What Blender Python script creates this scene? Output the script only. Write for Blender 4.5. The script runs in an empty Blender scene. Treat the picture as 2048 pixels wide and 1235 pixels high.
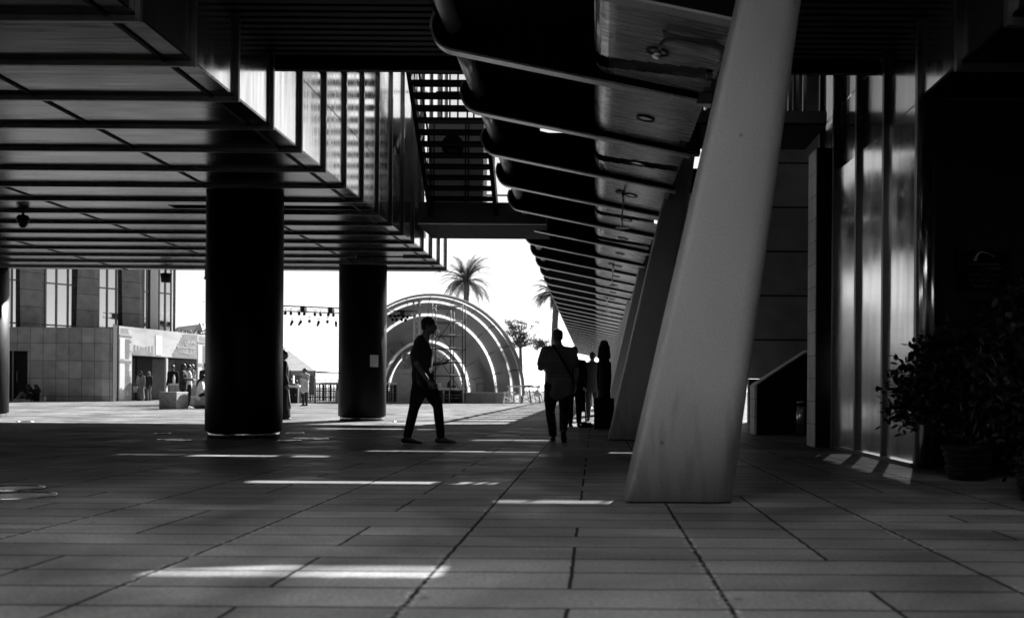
import bpy, bmesh, math, random
from mathutils import Vector, Matrix, Quaternion
R = math.radians
rnd = random.Random(7)
S = bpy.context.scene
COL = S.collection

# ------------------------------------------------------------------ camera
FPX = 2000.0            # focal length in photo pixels (photo is 2048 wide)
VPX, VPY = 1190.0, 781.0
ROLL = R(0.4)
CH = 0.74               # camera height
cam = bpy.data.cameras.new('camera'); co = bpy.data.objects.new('camera', cam); COL.objects.link(co)
cam.sensor_width = 36; cam.lens = 36 * FPX / 2048
cam.shift_x = -(VPX - 1024) / 2048; cam.shift_y = (VPY - 617.5) / 2048
cam.clip_start = 0.1; cam.clip_end = 3000
co.location = (0, 0, CH)
co.matrix_world = Matrix.Translation((0, 0, CH)) @ Matrix.Rotation(R(90), 4, 'X') @ Matrix.Rotation(ROLL, 4, 'Z')
cam.dof.use_dof = True; cam.dof.focus_distance = 14.5; cam.dof.aperture_fstop = 2.4
S.camera = co

# ------------------------------------------------------------------ sky, sun, exposure
SUN = Vector((0.33, 1.0, 0.72))     # towards the sun
W = bpy.data.worlds.new('World'); S.world = W; W.use_nodes = True
nt = W.node_tree; nt.nodes.clear()
sky = nt.nodes.new('ShaderNodeTexSky'); sky.sky_type = 'NISHITA'; sky.sun_disc = False
sky.sun_elevation = math.atan2(SUN.z, math.hypot(SUN.x, SUN.y))
sky.sun_rotation = math.atan2(SUN.x, SUN.y)
sky.dust_density = 0.5; sky.air_density = 0.4
bw = nt.nodes.new('ShaderNodeRGBToBW'); bg = nt.nodes.new('ShaderNodeBackground'); ow = nt.nodes.new('ShaderNodeOutputWorld')
nt.links.new(sky.outputs[0], bw.inputs[0]); nt.links.new(bw.outputs[0], bg.inputs[0]); nt.links.new(bg.outputs[0], ow.inputs[0])
bg.inputs[1].default_value = 0.06
sl = bpy.data.lights.new('sun', 'SUN'); so = bpy.data.objects.new('sun', sl); COL.objects.link(so)
sl.energy = 5.0; sl.angle = R(0.35); sl.color = (1, 1, 1)
so.rotation_euler = SUN.to_track_quat('Z', 'Y').to_euler(); so.location = SUN * 60
S.view_settings.view_transform = 'Standard'; S.view_settings.look = 'None'
S.view_settings.exposure = 1.78; S.view_settings.gamma = 1.0
S.render.engine = 'CYCLES'
S.cycles.use_denoising = True
try: S.cycles.denoiser = 'OPENIMAGEDENOISE'
except Exception: pass
S.cycles.max_bounces = 7; S.cycles.diffuse_bounces = 4; S.cycles.glossy_bounces = 4; S.cycles.transparent_max_bounces = 12
S.cycles.sample_clamp_indirect = 4.0
S.cycles.caustics_reflective = False; S.cycles.caustics_refractive = False

def P(px, py, d):       # the point that stands d metres away and shows at photo pixel px, py
    c, s = math.cos(ROLL), math.sin(ROLL)
    x, y = px - VPX, py - VPY
    ux, uy = x * c + y * s, -x * s + y * c
    return Vector((ux / FPX * d, d, CH - uy / FPX * d))
def GX(px, py, d): return P(px, py, d).x
def GZ(px, py, d): return P(px, py, d).z

# ------------------------------------------------------------------ materials
MATS = {}
def mat(name, col, rough=0.5, metal=0.0, noise=0.0, nscale=(6, 6, 6), bump=0.0, bscale=(30, 30, 30), rvar=0.0, spec=0.5, speck=0.0, speckscale=60, coat=0.0):
    if name in MATS: return MATS[name]
    m = bpy.data.materials.new(name); m.use_nodes = True; MATS[name] = m
    n = m.node_tree.nodes; l = m.node_tree.links; b = n['Principled BSDF']
    b.inputs['Base Color'].default_value = (col, col, col, 1); b.inputs['Roughness'].default_value = rough
    b.inputs['Metallic'].default_value = metal; b.inputs['Specular IOR Level'].default_value = spec
    if coat: b.inputs['Coat Weight'].default_value = coat; b.inputs['Coat Roughness'].default_value = 0.15
    g = n.new('ShaderNodeNewGeometry')
    def nz(sc, det=6):
        mp = n.new('ShaderNodeMapping'); mp.inputs['Scale'].default_value = sc
        l.new(g.outputs['Position'], mp.inputs[0])
        t = n.new('ShaderNodeTexNoise'); t.inputs['Scale'].default_value = 1; t.inputs['Detail'].default_value = det
        l.new(mp.outputs[0], t.inputs[0]); return t.outputs[0]
    v = None
    if noise:
        f = nz(nscale); mr = n.new('ShaderNodeMapRange')
        mr.inputs[1].default_value = 0.3; mr.inputs[2].default_value = 0.7
        mr.inputs[3].default_value = col * (1 - noise); mr.inputs[4].default_value = min(1, col * (1 + noise))
        l.new(f, mr.inputs[0]); v = mr.outputs[0]
    if speck:
        f = nz((speckscale,) * 3, 2); mr = n.new('ShaderNodeMapRange')
        mr.inputs[1].default_value = 0.35; mr.inputs[2].default_value = 0.65
        mr.inputs[3].default_value = 1 - speck; mr.inputs[4].default_value = 1 + speck
        l.new(f, mr.inputs[0]); mm = n.new('ShaderNodeMath'); mm.operation = 'MULTIPLY'
        l.new(mr.outputs[0], mm.inputs[0])
        if v: l.new(v, mm.inputs[1])
        else: mm.inputs[1].default_value = col
        v = mm.outputs[0]
    if v: l.new(v, b.inputs['Base Color'])
    if rvar:
        f = nz(bscale); mr = n.new('ShaderNodeMapRange')
        mr.inputs[1].default_value = 0.3; mr.inputs[2].default_value = 0.7
        mr.inputs[3].default_value = max(0.02, rough - rvar); mr.inputs[4].default_value = rough + rvar
        l.new(f, mr.inputs[0]); l.new(mr.outputs[0], b.inputs['Roughness'])
    if bump:
        f = nz(bscale); bp = n.new('ShaderNodeBump'); bp.inputs['Strength'].default_value = bump; bp.inputs['Distance'].default_value = 0.01
        l.new(f, bp.inputs['Height']); l.new(bp.outputs[0], b.inputs['Normal'])
    return m
def M(name): return MATS[name]

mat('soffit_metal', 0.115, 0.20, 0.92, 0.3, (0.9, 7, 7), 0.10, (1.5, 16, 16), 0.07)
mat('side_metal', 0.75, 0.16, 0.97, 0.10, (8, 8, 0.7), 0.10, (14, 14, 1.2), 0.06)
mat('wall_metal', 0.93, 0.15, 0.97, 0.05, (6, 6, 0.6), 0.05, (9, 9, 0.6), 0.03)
mat('rib_metal', 0.22, 0.35, 0.6, 0.2)
mat('mullion_metal', 0.10, 0.35, 0.5)
mat('black_paint', 0.008, 0.6, 0, 0.3, (2, 2, 2), spec=0.12)
mat('dark_deck', 0.01, 0.8, 0, 0.3, spec=0.1)
mat('column_paint', 0.007, 0.42, 0, 0.4, (3, 3, 1), 0.05, (5, 5, 2), 0.08, spec=0.12)
mat('steel', 0.6, 0.25, 1.0, 0.1)
mat('pale_concrete', 0.40, 0.55, 0, 0.08, (2.2, 2.2, 0.9), 0.15, (40, 40, 40), speck=0.06)
mat('flange_paint', 0.75, 0.32, 0.5, 0.12, (1, 1, 1), rvar=0.05)
mat('pale_wood', 0.55, 0.27, 0.5, 0.38, (1.0, 12, 3), 0.15, (2, 26, 8), 0.08)
mat('rear_block_dark', 0.03, 0.8, 0, 0.3, (1, 1, 1), spec=0.1)
mat('grey_concrete', 0.16, 0.7, 0, 0.2, (3, 3, 3))
mat('dark_wall', 0.007, 0.45, 0, 0.35, (1.2, 1.2, 1.2), spec=0.25)
mat('granite', 0.27, 0.6, 0, 0.12, (0.5, 0.5, 0.5), speck=0.35, speckscale=14)
mat('white_metal', 0.75, 0.4)
mat('dark_metal', 0.02, 0.5, 0.2, 0.2, spec=0.2)
mat('grey_metal', 0.22, 0.4, 0.5)
mat('white_cloth', 0.78, 0.8, 0, 0.06, (3, 3, 1))
mat('black_cloth', 0.015, 0.85, 0, 0.3, (8, 8, 2), 0.6, (9, 9, 1.5), spec=0.2)
mat('dark_cloth', 0.035, 0.85, 0, 0.2, (4, 4, 4), 0.7, (11, 11, 5), spec=0.2)
mat('grey_cloth', 0.16, 0.85, 0, 0.2)
mat('light_cloth', 0.55, 0.85, 0, 0.1)
mat('skin', 0.12, 0.5, 0, 0.08)
mat('hair', 0.012, 0.5, spec=0.4)
mat('leather', 0.02, 0.4)
mat('sole', 0.35, 0.6)
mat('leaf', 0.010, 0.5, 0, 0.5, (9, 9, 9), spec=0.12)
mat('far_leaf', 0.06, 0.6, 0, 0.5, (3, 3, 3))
mat('bark', 0.10, 0.85, 0, 0.4, (6, 6, 6), 0.4)
mat('grey_cloth2', 0.6, 0.6, 0, 0.15, (1, 1, 1))
mat('tent_cloth', 0.42, 0.8, 0, 0.15, (2, 2, 1))
mat('striped_shirt', 0.10, 0.85, 0, 0.35, (1, 1, 130))
mat('shell_panel', 0.36, 0.6, 0, 0.12, (0.6, 0.6, 0.6))
mat('shell_rib', 0.9, 0.4)
mat('banner_print', 0.62, 0.45, 0, 0.25, (0.7, 0.7, 1.4))
mat('print_dark', 0.08, 0.6)
mat('print_white', 0.8, 0.6)
mat('sign_grey', 0.10, 0.5)
mat('plaque_black', 0.004, 0.5, spec=0.05)
mat('dark_glass', 0.02, 0.05, 0.0, spec=0.8)
mat('paper', 0.5, 0.8)
mat('print_mid', 0.30, 0.5, 0, 0.2, (1.5, 1.5, 3))

def window_glass():     # reflective facade glass
    m = mat('window_glass', 0.85, 0.03, 0.95)
    n = m.node_tree.nodes; l = m.node_tree.links; b = n['Principled BSDF']
    g = n.new('ShaderNodeNewGeometry'); t = n.new('ShaderNodeTexNoise'); t.inputs['Scale'].default_value = 0.8
    l.new(g.outputs['Position'], t.inputs[0]); bp = n.new('ShaderNodeBump'); bp.inputs['Strength'].default_value = 0.15
    l.new(t.outputs[0], bp.inputs['Height']); l.new(bp.outputs[0], b.inputs['Normal'])
window_glass()

def semi_wall():        # perforated metal bays: mostly mirror, a little daylight comes through
    m = M('wall_metal').copy(); m.name = 'perforated_metal'; MATS['perforated_metal'] = m
    n = m.node_tree.nodes; l = m.node_tree.links
    out = n['Material Output']; b = n['Principled BSDF']; tr = n.new('ShaderNodeBsdfTransparent'); mx = n.new('ShaderNodeMixShader')
    mx.inputs[0].default_value = 0.26
    l.new(b.outputs[0], mx.inputs[1]); l.new(tr.outputs[0], mx.inputs[2]); l.new(mx.outputs[0], out.inputs[0])
semi_wall()

def grid_mat(name, base, cu, cv, ax_u, ax_v, ou=0, ov=0, w=0.008, var=0.25, rough=0.6, sub=0.0, speck=0.2, bump=0.4, gloss_var=0.0, jointcol=0.25, frost=0, spec=0.3, ior=1.45):
    """slabs laid in a grid: joints, a shade of its own per slab, optional random half joints"""
    m = bpy.data.materials.new(name); m.use_nodes = True; MATS[name] = m
    n = m.node_tree.nodes; l = m.node_tree.links; b = n['Principled BSDF']
    g = n.new('ShaderNodeNewGeometry'); sp = n.new('ShaderNodeSeparateXYZ'); l.new(g.outputs['Position'], sp.inputs[0])
    def mt(op, a, b_=None, c=None):
        q = n.new('ShaderNodeMath'); q.operation = op
        for i, v in enumerate((a, b_, c)):
            if v is None: continue
            if isinstance(v, (int, float)): q.inputs[i].default_value = v
            else: l.new(v, q.inputs[i])
        return q.outputs[0]
    if sub:
        tw = n.new('ShaderNodeTexNoise'); tw.inputs['Scale'].default_value = 9; tw.inputs['Detail'].default_value = 4; l.new(g.outputs['Position'], tw.inputs[0])
        wob = mt('MULTIPLY', mt('SUBTRACT', tw.outputs[0], 0.5), 0.02)
    else: wob = 0.0
    U = mt('DIVIDE', mt('ADD', wob, mt('SUBTRACT', sp.outputs[ax_u], ou)), cu); V = mt('DIVIDE', mt('ADD', wob, mt('SUBTRACT', sp.outputs[ax_v], ov)), cv)
    def wn(a, b2, s=0.0):
        cb = n.new('ShaderNodeCombineXYZ'); l.new(a, cb.inputs[0]); l.new(b2, cb.inputs[1]); cb.inputs[2].default_value = s
        t = n.new('ShaderNodeTexWhiteNoise'); l.new(cb.outputs[0], t.inputs[0]); return t.outputs[0]
    fu, fv = mt('FLOOR', U), mt('FLOOR', V)
    if frost:   # every row gets its own joint position
        zero = mt('MULTIPLY', fv, 0.0)
        V2 = mt('FRACT', V); off = mt('MULTIPLY', mt('SUBTRACT', wn(fv, zero, 3.0), 0.5), 0.0)
    ru, rv = mt('FRACT', U), mt('FRACT', V)
    def near(x, c0, ww): return mt('LESS_THAN', mt('ABSOLUTE', mt('SUBTRACT', x, c0)), ww)
    j1 = mt('GREATER_THAN', mt('ABSOLUTE', mt('SUBTRACT', ru, 0.5)), 0.5 - w / cu)
    j2 = mt('GREATER_THAN', mt('ABSOLUTE', mt('SUBTRACT', rv, 0.5)), 0.5 - w / cv)
    J = mt('MAXIMUM', j1, j2); cell = wn(fu, fv)
    half = mt('MULTIPLY', fu, 1.0)
    if sub:
        pick = mt('LESS_THAN', wn(fu, fv, 5.0), sub)
        j3 = mt('MULTIPLY', near(ru, 0.5, w / cu * 0.9), pick)
        pick2 = mt('LESS_THAN', wn(fu, fv, 9.0), sub * 0.12)
        j4 = mt('MULTIPLY', near(rv, 0.42, w / cv * 0.8), pick2)
        J = mt('MAXIMUM', J, mt('MAXIMUM', j3, j4))
        side = mt('MULTIPLY', mt('GREATER_THAN', ru, 0.5), pick)
        side2 = mt('MULTIPLY', mt('GREATER_THAN', rv, 0.42), pick2)
        cell = mt('FRACT', mt('ADD', cell, mt('ADD', mt('MULTIPLY', side, 0.43), mt('MULTIPLY', side2, 0.71))))
    t = n.new('ShaderNodeTexNoise'); t.inputs['Scale'].default_value = 2.2; t.inputs['Detail'].default_value = 8; l.new(g.outputs['Position'], t.inputs[0])
    t2 = n.new('ShaderNodeTexNoise'); t2.inputs['Scale'].default_value = 55; t2.inputs['Detail'].default_value = 3; l.new(g.outputs['Position'], t2.inputs[0])
    shade = mt('ADD', mt('MULTIPLY', mt('SUBTRACT', cell, 0.5), var * 2), 1.0)
    shade = mt('MULTIPLY', shade, mt('ADD', mt('MULTIPLY', mt('SUBTRACT', t.outputs[0], 0.5), 0.9), 1.0))
    shade = mt('MULTIPLY', shade, mt('ADD', mt('MULTIPLY', mt('SUBTRACT', t2.outputs[0], 0.5), speck * 2), 1.0))
    shade = mt('MULTIPLY', shade, mt('SUBTRACT', 1.0, mt('MULTIPLY', J, 1 - jointcol)))
    if sub:
        vo = n.new('ShaderNodeTexVoronoi'); vo.inputs['Scale'].default_value = 2.6; l.new(g.outputs['Position'], vo.inputs[0])
        gum = n.new('ShaderNodeMapRange'); l.new(vo.outputs[0], gum.inputs[0]); gum.inputs[1].default_value = 0.035; gum.inputs[2].default_value = 0.055; gum.inputs[3].default_value = 0.5; gum.inputs[4].default_value = 1
        t3 = n.new('ShaderNodeTexNoise'); t3.inputs['Scale'].default_value = 0.55; t3.inputs['Detail'].default_value = 7; t3.inputs['Distortion'].default_value = 1.2; l.new(g.outputs['Position'], t3.inputs[0])
        st = n.new('ShaderNodeMapRange'); l.new(t3.outputs[0], st.inputs[0]); st.inputs[1].default_value = 0.36; st.inputs[2].default_value = 0.62; st.inputs[3].default_value = 0.55; st.inputs[4].default_value = 1.15
        shade = mt('MULTIPLY', shade, mt('MULTIPLY', gum.outputs[0], st.outputs[0]))
    if sub:     # glints along the long joints, put into the colour as pale specks
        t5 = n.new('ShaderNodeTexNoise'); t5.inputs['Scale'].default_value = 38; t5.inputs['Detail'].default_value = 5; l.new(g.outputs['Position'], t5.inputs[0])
        joint_glint = mt('MULTIPLY', mt('GREATER_THAN', mt('ABSOLUTE', mt('SUBTRACT', ru, 0.5)), 0.5 - 0.028), mt('GREATER_THAN', t5.outputs[0], 0.60))
        joint_glint = mt('MULTIPLY', joint_glint, mt('GREATER_THAN', t3.outputs[0], 0.47))
        shade = mt('ADD', shade, mt('MULTIPLY', joint_glint, 1.3))
    l.new(mt('MULTIPLY', shade, base), b.inputs['Base Color'])
    rr = mt('ADD', rough, mt('ADD', mt('MULTIPLY', J, 0.3), mt('MULTIPLY', mt('SUBTRACT', t.outputs[0], 0.5), gloss_var)))
    rr = mt('ADD', rr, mt('MULTIPLY', mt('SUBTRACT', cell, 0.5), gloss_var * 0.4))
    l.new(rr, b.inputs['Roughness']); b.inputs['Specular IOR Level'].default_value = spec; b.inputs['IOR'].default_value = ior
    bp = n.new('ShaderNodeBump'); bp.inputs['Strength'].default_value = bump; bp.inputs['Distance'].default_value = 0.006
    h = mt('ADD', mt('MULTIPLY', J, -1.0), mt('ADD', mt('MULTIPLY', t.outputs[0], 0.35), mt('MULTIPLY', t2.outputs[0], 0.12)))
    l.new(h, bp.inputs['Height']); l.new(bp.outputs[0], b.inputs['Normal'])
    return m
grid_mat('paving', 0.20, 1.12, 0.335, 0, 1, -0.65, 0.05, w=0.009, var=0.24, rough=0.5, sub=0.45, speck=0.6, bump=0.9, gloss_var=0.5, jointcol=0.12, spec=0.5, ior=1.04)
grid_mat('stone_wall', 0.32, 0.67, 0.92, 0, 2, 0.1, 0.27, w=0.012, var=0.16, rough=0.6, speck=0.35, bump=0.2)
grid_mat('stone_pier', 0.28, 40, 0.92, 0, 2, 0.1, 0.47, w=0.014, var=0.14, rough=0.6, speck=0.35, bump=0.2)
grid_mat('pier_stone', 0.6, 40, 0.31, 0, 2, 0.0, 0.0, w=0.004, var=0.10, rough=0.55, speck=0.2, bump=0.2)
grid_mat('panel_concrete', 0.32, 40, 1.06, 0, 2, 0.0, 0.93, w=0.02, var=0.10, rough=0.6, speck=0.1, bump=0.2, jointcol=0.05)
grid_mat('stage_stone', 0.40, 0.85, 2.0, 0, 2, 0.2, -0.4, w=0.012, var=0.08, rough=0.6, speck=0.15, bump=0.2, jointcol=0.6)

def translucent(name, src, fac, col):
    m = M(src).copy(); m.name = name; MATS[name] = m; n = m.node_tree.nodes; l = m.node_tree.links
    tr = n.new('ShaderNodeBsdfTranslucent'); tr.inputs[0].default_value = (col, col, col, 1); mx = n.new('ShaderNodeMixShader'); mx.inputs[0].default_value = fac
    l.new(n['Principled BSDF'].outputs[0], mx.inputs[1]); l.new(tr.outputs[0], mx.inputs[2]); l.new(mx.outputs[0], n['Material Output'].inputs[0])
mat('diffuser_base', 0.7, 0.6)
translucent('light_diffuser', 'diffuser_base', 0.95, 1.0)  # for the light panes added overhead
translucent('glow_fabric', 'shell_rib', 0.45, 0.7); translucent('shell_thin', 'shell_panel', 0.16, 0.5); MATS['shell_panel'] = MATS['shell_thin']
def foot_dirt():        # scuffs and run marks that start at the foot of the leaning columns
    m = M('pale_concrete'); n = m.node_tree.nodes; l = m.node_tree.links; b = n['Principled BSDF']; src = b.inputs['Base Color'].links[0].from_socket
    g = n.new('ShaderNodeNewGeometry'); mp = n.new('ShaderNodeMapping'); mp.inputs['Scale'].default_value = (13, 13, 2.2); l.new(g.outputs['Position'], mp.inputs[0])
    t = n.new('ShaderNodeTexNoise'); t.inputs['Scale'].default_value = 1; t.inputs['Detail'].default_value = 8; l.new(mp.outputs[0], t.inputs[0])
    sp = n.new('ShaderNodeSeparateXYZ'); l.new(g.outputs['Position'], sp.inputs[0])
    h = n.new('ShaderNodeMapRange'); l.new(sp.outputs[2], h.inputs[0]); h.inputs[1].default_value = 0; h.inputs[2].default_value = 1.3; h.inputs[3].default_value = 0.62; h.inputs[4].default_value = 0.30
    lt = n.new('ShaderNodeMath'); lt.operation = 'SUBTRACT'; l.new(h.outputs[0], lt.inputs[0]); l.new(t.outputs[0], lt.inputs[1])
    mr = n.new('ShaderNodeMapRange'); l.new(lt.outputs[0], mr.inputs[0]); mr.inputs[1].default_value = 0; mr.inputs[2].default_value = 0.12; mr.inputs[3].default_value = 1; mr.inputs[4].default_value = 0.82
    vo = n.new('ShaderNodeTexVoronoi'); vo.inputs['Scale'].default_value = 2.3; l.new(g.outputs['Position'], vo.inputs[0])
    sm = n.new('ShaderNodeMapRange'); l.new(vo.outputs[0], sm.inputs[0]); sm.inputs[1].default_value = 0.03; sm.inputs[2].default_value = 0.05; sm.inputs[3].default_value = 0.55; sm.inputs[4].default_value = 1
    q = n.new('ShaderNodeMath'); q.operation = 'MULTIPLY'; l.new(mr.outputs[0], q.inputs[0]); l.new(sm.outputs[0], q.inputs[1])
    q2 = n.new('ShaderNodeMath'); q2.operation = 'MULTIPLY'; l.new(q.outputs[0], q2.inputs[0]); l.new(src, q2.inputs[1]); l.new(q2.outputs[0], b.inputs['Base Color'])
foot_dirt()

# ------------------------------------------------------------------ geometry helpers
def wloc(o):
    v = Vector((0, 0, 0))
    while o is not None: v += o.location; o = o.parent
    return v
class MB:
    def __init__(s): s.v = []; s.f = []; s.sm = []
    def add(s, vs, fs, smooth=False):
        k = len(s.v); s.v += [tuple(v) for v in vs]
        s.f += [tuple(i + k for i in f) for f in fs]; s.sm += [smooth] * len(fs); return s
    def box(s, x0, x1, y0, y1, z0, z1):
        if x1 < x0: x0, x1 = x1, x0
        if y1 < y0: y0, y1 = y1, y0
        if z1 < z0: z0, z1 = z1, z0
        v = [(x, y, z) for z in (z0, z1) for y in (y0, y1) for x in (x0, x1)]
        return s.add(v, [(0, 2, 3, 1), (4, 5, 7, 6), (0, 1, 5, 4), (2, 6, 7, 3), (0, 4, 6, 2), (1, 3, 7, 5)])
    def hexa(s, b4, t4):
        return s.add(list(b4) + list(t4), [(3, 2, 1, 0), (4, 5, 6, 7), (0, 1, 5, 4), (1, 2, 6, 5), (2, 3, 7, 6), (3, 0, 4, 7)])
    def prism(s, poly, y0, y1, smooth_side=False):  # poly in (x, z)
        n = len(poly); v = [(x, y0, z) for x, z in poly] + [(x, y1, z) for x, z in poly]
        s.add(v, [tuple(range(n)), tuple(range(2 * n - 1, n - 1, -1))])
        return s.add(v, [((i + 1) % n, i, n + i, n + (i + 1) % n) for i in range(n)], smooth_side)
    def bar(s, a, b, w, h=None, up=(0, 0, 1)):
        a, b = Vector(a), Vector(b); h = h or w; d = (b - a).normalized(); u = Vector(up)
        if abs(d.dot(u)) > 0.98: u = Vector((1, 0, 0))
        x = d.cross(u).normalized(); y = x.cross(d).normalized()
        q = [(-1, -1), (1, -1), (1, 1), (-1, 1)]
        return s.hexa([a + x * i * w / 2 + y * j * h / 2 for i, j in q], [b + x * i * w / 2 + y * j * h / 2 for i, j in q])
    def tube(s, pts, r, n=10, caps=True, smooth=True):
        pts = [Vector(p) for p in pts]; rs = r if isinstance(r, (list, tuple)) else [r] * len(pts)
        rings = []; px = None
        for i, p in enumerate(pts):
            d = (pts[min(i + 1, len(pts) - 1)] - pts[max(i - 1, 0)]).normalized()
            if px is None:
                u = Vector((0, 0, 1)) if abs(d.z) < 0.9 else Vector((1, 0, 0)); px = d.cross(u).normalized()
            else: px = (px - d * px.dot(d)).normalized()
            py = d.cross(px); rings.append([p + (px * math.cos(2 * math.pi * k / n) + py * math.sin(2 * math.pi * k / n)) * rs[i] for k in range(n)])
        v = [q for g in rings for q in g]; f = []
        for i in range(len(pts) - 1):
            for k in range(n): f.append((i * n + k, i * n + (k + 1) % n, (i + 1) * n + (k + 1) % n, (i + 1) * n + k))
        s.add(v, f, smooth)
        if caps: s.add(rings[0], [tuple(range(n))[::-1]]); s.add(rings[-1], [tuple(range(n))])
        return s
    def lathe(s, prof, c=(0, 0, 0), n=32, smooth=True):   # prof (r, z)
        v = []; f = []
        for r, z in prof:
            for k in range(n): v.append((c[0] + r * math.cos(2 * math.pi * k / n), c[1] + r * math.sin(2 * math.pi * k / n), c[2] + z))
        for i in range(len(prof) - 1):
            for k in range(n): f.append((i * n + k, i * n + (k + 1) % n, (i + 1) * n + (k + 1) % n, (i + 1) * n + k))
        s.add(v, f, smooth)
        s.add(v[:n], [tuple(range(n))[::-1]]); s.add(v[-n:], [tuple(range(n))]); return s
    def sph(s, c, r, n=12, m=8, rot=None):
        r = r if isinstance(r, (tuple, list)) else (r, r, r); c = Vector(c); v = []; f = []
        for i in range(m + 1):
            t = math.pi * i / m
            for k in range(n):
                a = 2 * math.pi * k / n
                q = Vector((r[0] * math.sin(t) * math.cos(a), r[1] * math.sin(t) * math.sin(a), r[2] * math.cos(t)))
                if rot is not None: q = rot @ q
                v.append(c + q)
        for i in range(m):
            for k in range(n): f.append((i * n + k, (i + 1) * n + k, (i + 1) * n + (k + 1) % n, i * n + (k + 1) % n))
        return s.add(v, f, True)
    def mesh(s, name, off=Vector((0, 0, 0)), weld=False):
        me = bpy.data.meshes.new(name); me.from_pydata([(v[0] - off.x, v[1] - off.y, v[2] - off.z) for v in s.v], [], s.f)
        me.polygons.foreach_set('use_smooth', s.sm); me.update(); return me
    def build(s, name, m, parent=None, local=False, bevel=0.0):
        off = Vector((0, 0, 0)) if (local or parent is None) else wloc(parent)
        me = s.mesh(name, off); me.materials.append(M(m) if isinstance(m, str) else m)
        bm = bmesh.new(); bm.from_mesh(me); bmesh.ops.remove_doubles(bm, verts=bm.verts, dist=1e-5)
        bmesh.ops.recalc_face_normals(bm, faces=bm.faces)
        if bevel:
            bmesh.ops.bevel(bm, geom=[e for e in bm.edges if len(e.link_faces) == 2 and e.calc_face_angle(0) > 0.5], offset=bevel, segments=2, affect='EDGES', profile=0.5)
        bm.to_mesh(me); bm.free()
        o = bpy.data.objects.new(name, me); COL.objects.link(o)
        if parent is not None: o.parent = parent
        return o
def tag(o, label, cat, group=None):
    o['label'] = label; o['category'] = cat
    if group: o['group'] = group
    return o
def thing(name, loc, label, cat, group=None, rz=0):
    o = bpy.data.objects.new(name, None); COL.objects.link(o); o.location = loc; o.rotation_euler = (0, 0, rz)
    o.empty_display_size = 0.2
    return tag(o, label, cat, group)
def struct(name, mb, m):
    o = mb.build(name, m); o['kind'] = 'structure'; return o
def copy_tree(o, parent=None):
    c = o.copy(); COL.objects.link(c)
    if parent is not None: c.parent = parent
    for ch in list(o.children): copy_tree(ch, c)
    return c

# light strips wanted on the ground: (distance, width, x0, x1); real slots are cut for them in every deck the sunbeam crosses
STRIPS = [(4.07, 0.17, -1.78, -0.64), (6.67, 0.19, -0.66, 1.62), (7.96, 0.19, -2.75, -0.66), (11.0, 0.24, -8.5, -2.92),
          (12.05, 0.20, -2.95, 0.6), (14.85, 0.28, -2.92, -0.60), (18.7, 0.38, -5.2, -3.0), (16.9, 0.2, -6.9, -5.9)]
ROOF_A, ROOF_B = 0.98, 0.3225
def slot_k(d, zc=None):
    if zc is None: return (ROOF_A + ROOF_B * d) / (SUN.z - ROOF_B)
    return zc / SUN.z
def holes(zc=None, t=0.02, grow=0.0):
    out = []
    for d, w, x0, x1 in STRIPS:
        a, b = d - w / 2, d + w / 2
        ka, kb = slot_k(a, zc), slot_k(b, zc); km = slot_k(d, zc)
        out.append((x0 + SUN.x * km - grow, x1 + SUN.x * km + grow, a + ka - grow, b + kb + t / SUN.z + grow))
    return out
def cut_cells(x0, x1, y0, y1, hs):
    hs = [h for h in hs if h[0] < x1 and h[1] > x0 and h[2] < y1 and h[3] > y0]
    ys = sorted({y0, y1, *[min(max(v, y0), y1) for h in hs for v in h[2:]]})
    out = []
    for a, b in zip(ys, ys[1:]):
        if b - a < 1e-6: continue
        m_ = (a + b) / 2; segs = [(x0, x1)]
        for h in hs:
            if h[2] < m_ < h[3]:
                ns = []
                for s0, s1 in segs:
                    if h[0] > s0: ns.append((s0, min(s1, h[0])))
                    if h[1] < s1: ns.append((max(s0, h[1]), s1))
                segs = [q for q in ns if q[1] - q[0] > 1e-4]
        out += [(s0, s1, a, b) for s0, s1 in segs]
    return out
def sheet(mb, x0, x1, y0, y1, z, t, hs):    # flat sheet with slots
    for a, b, c, d in cut_cells(x0, x1, y0, y1, hs): mb.box(a, b, c, d, z, z + t)
    return mb

# ================================================================== SETTING
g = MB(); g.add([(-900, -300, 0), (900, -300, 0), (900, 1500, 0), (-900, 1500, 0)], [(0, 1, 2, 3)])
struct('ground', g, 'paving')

BZ = 3.655       # underside of the raised blocks
MOD = 1.08      # facade module
LX = -3.625; RX = 3.215
def roofz(y): return ROOF_A + ROOF_B * y
def side_top(y): return roofz(max(y, 11.4)) - 0.05 if y > 11.3 else 4.9

# --- raised building on the left
lb = thing('raised_building', (-9, 6.0, BZ), 'raised metal-clad block on the left standing on round black columns', 'building')
Y0L, Y1L = 3.65, 24.75
sf = MB(); sheet(sf, -45, LX, Y0L, Y1L, BZ, 0.02, holes(BZ, 0.02, 0.02)); sf.build('soffit', 'soffit_metal', lb)
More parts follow.
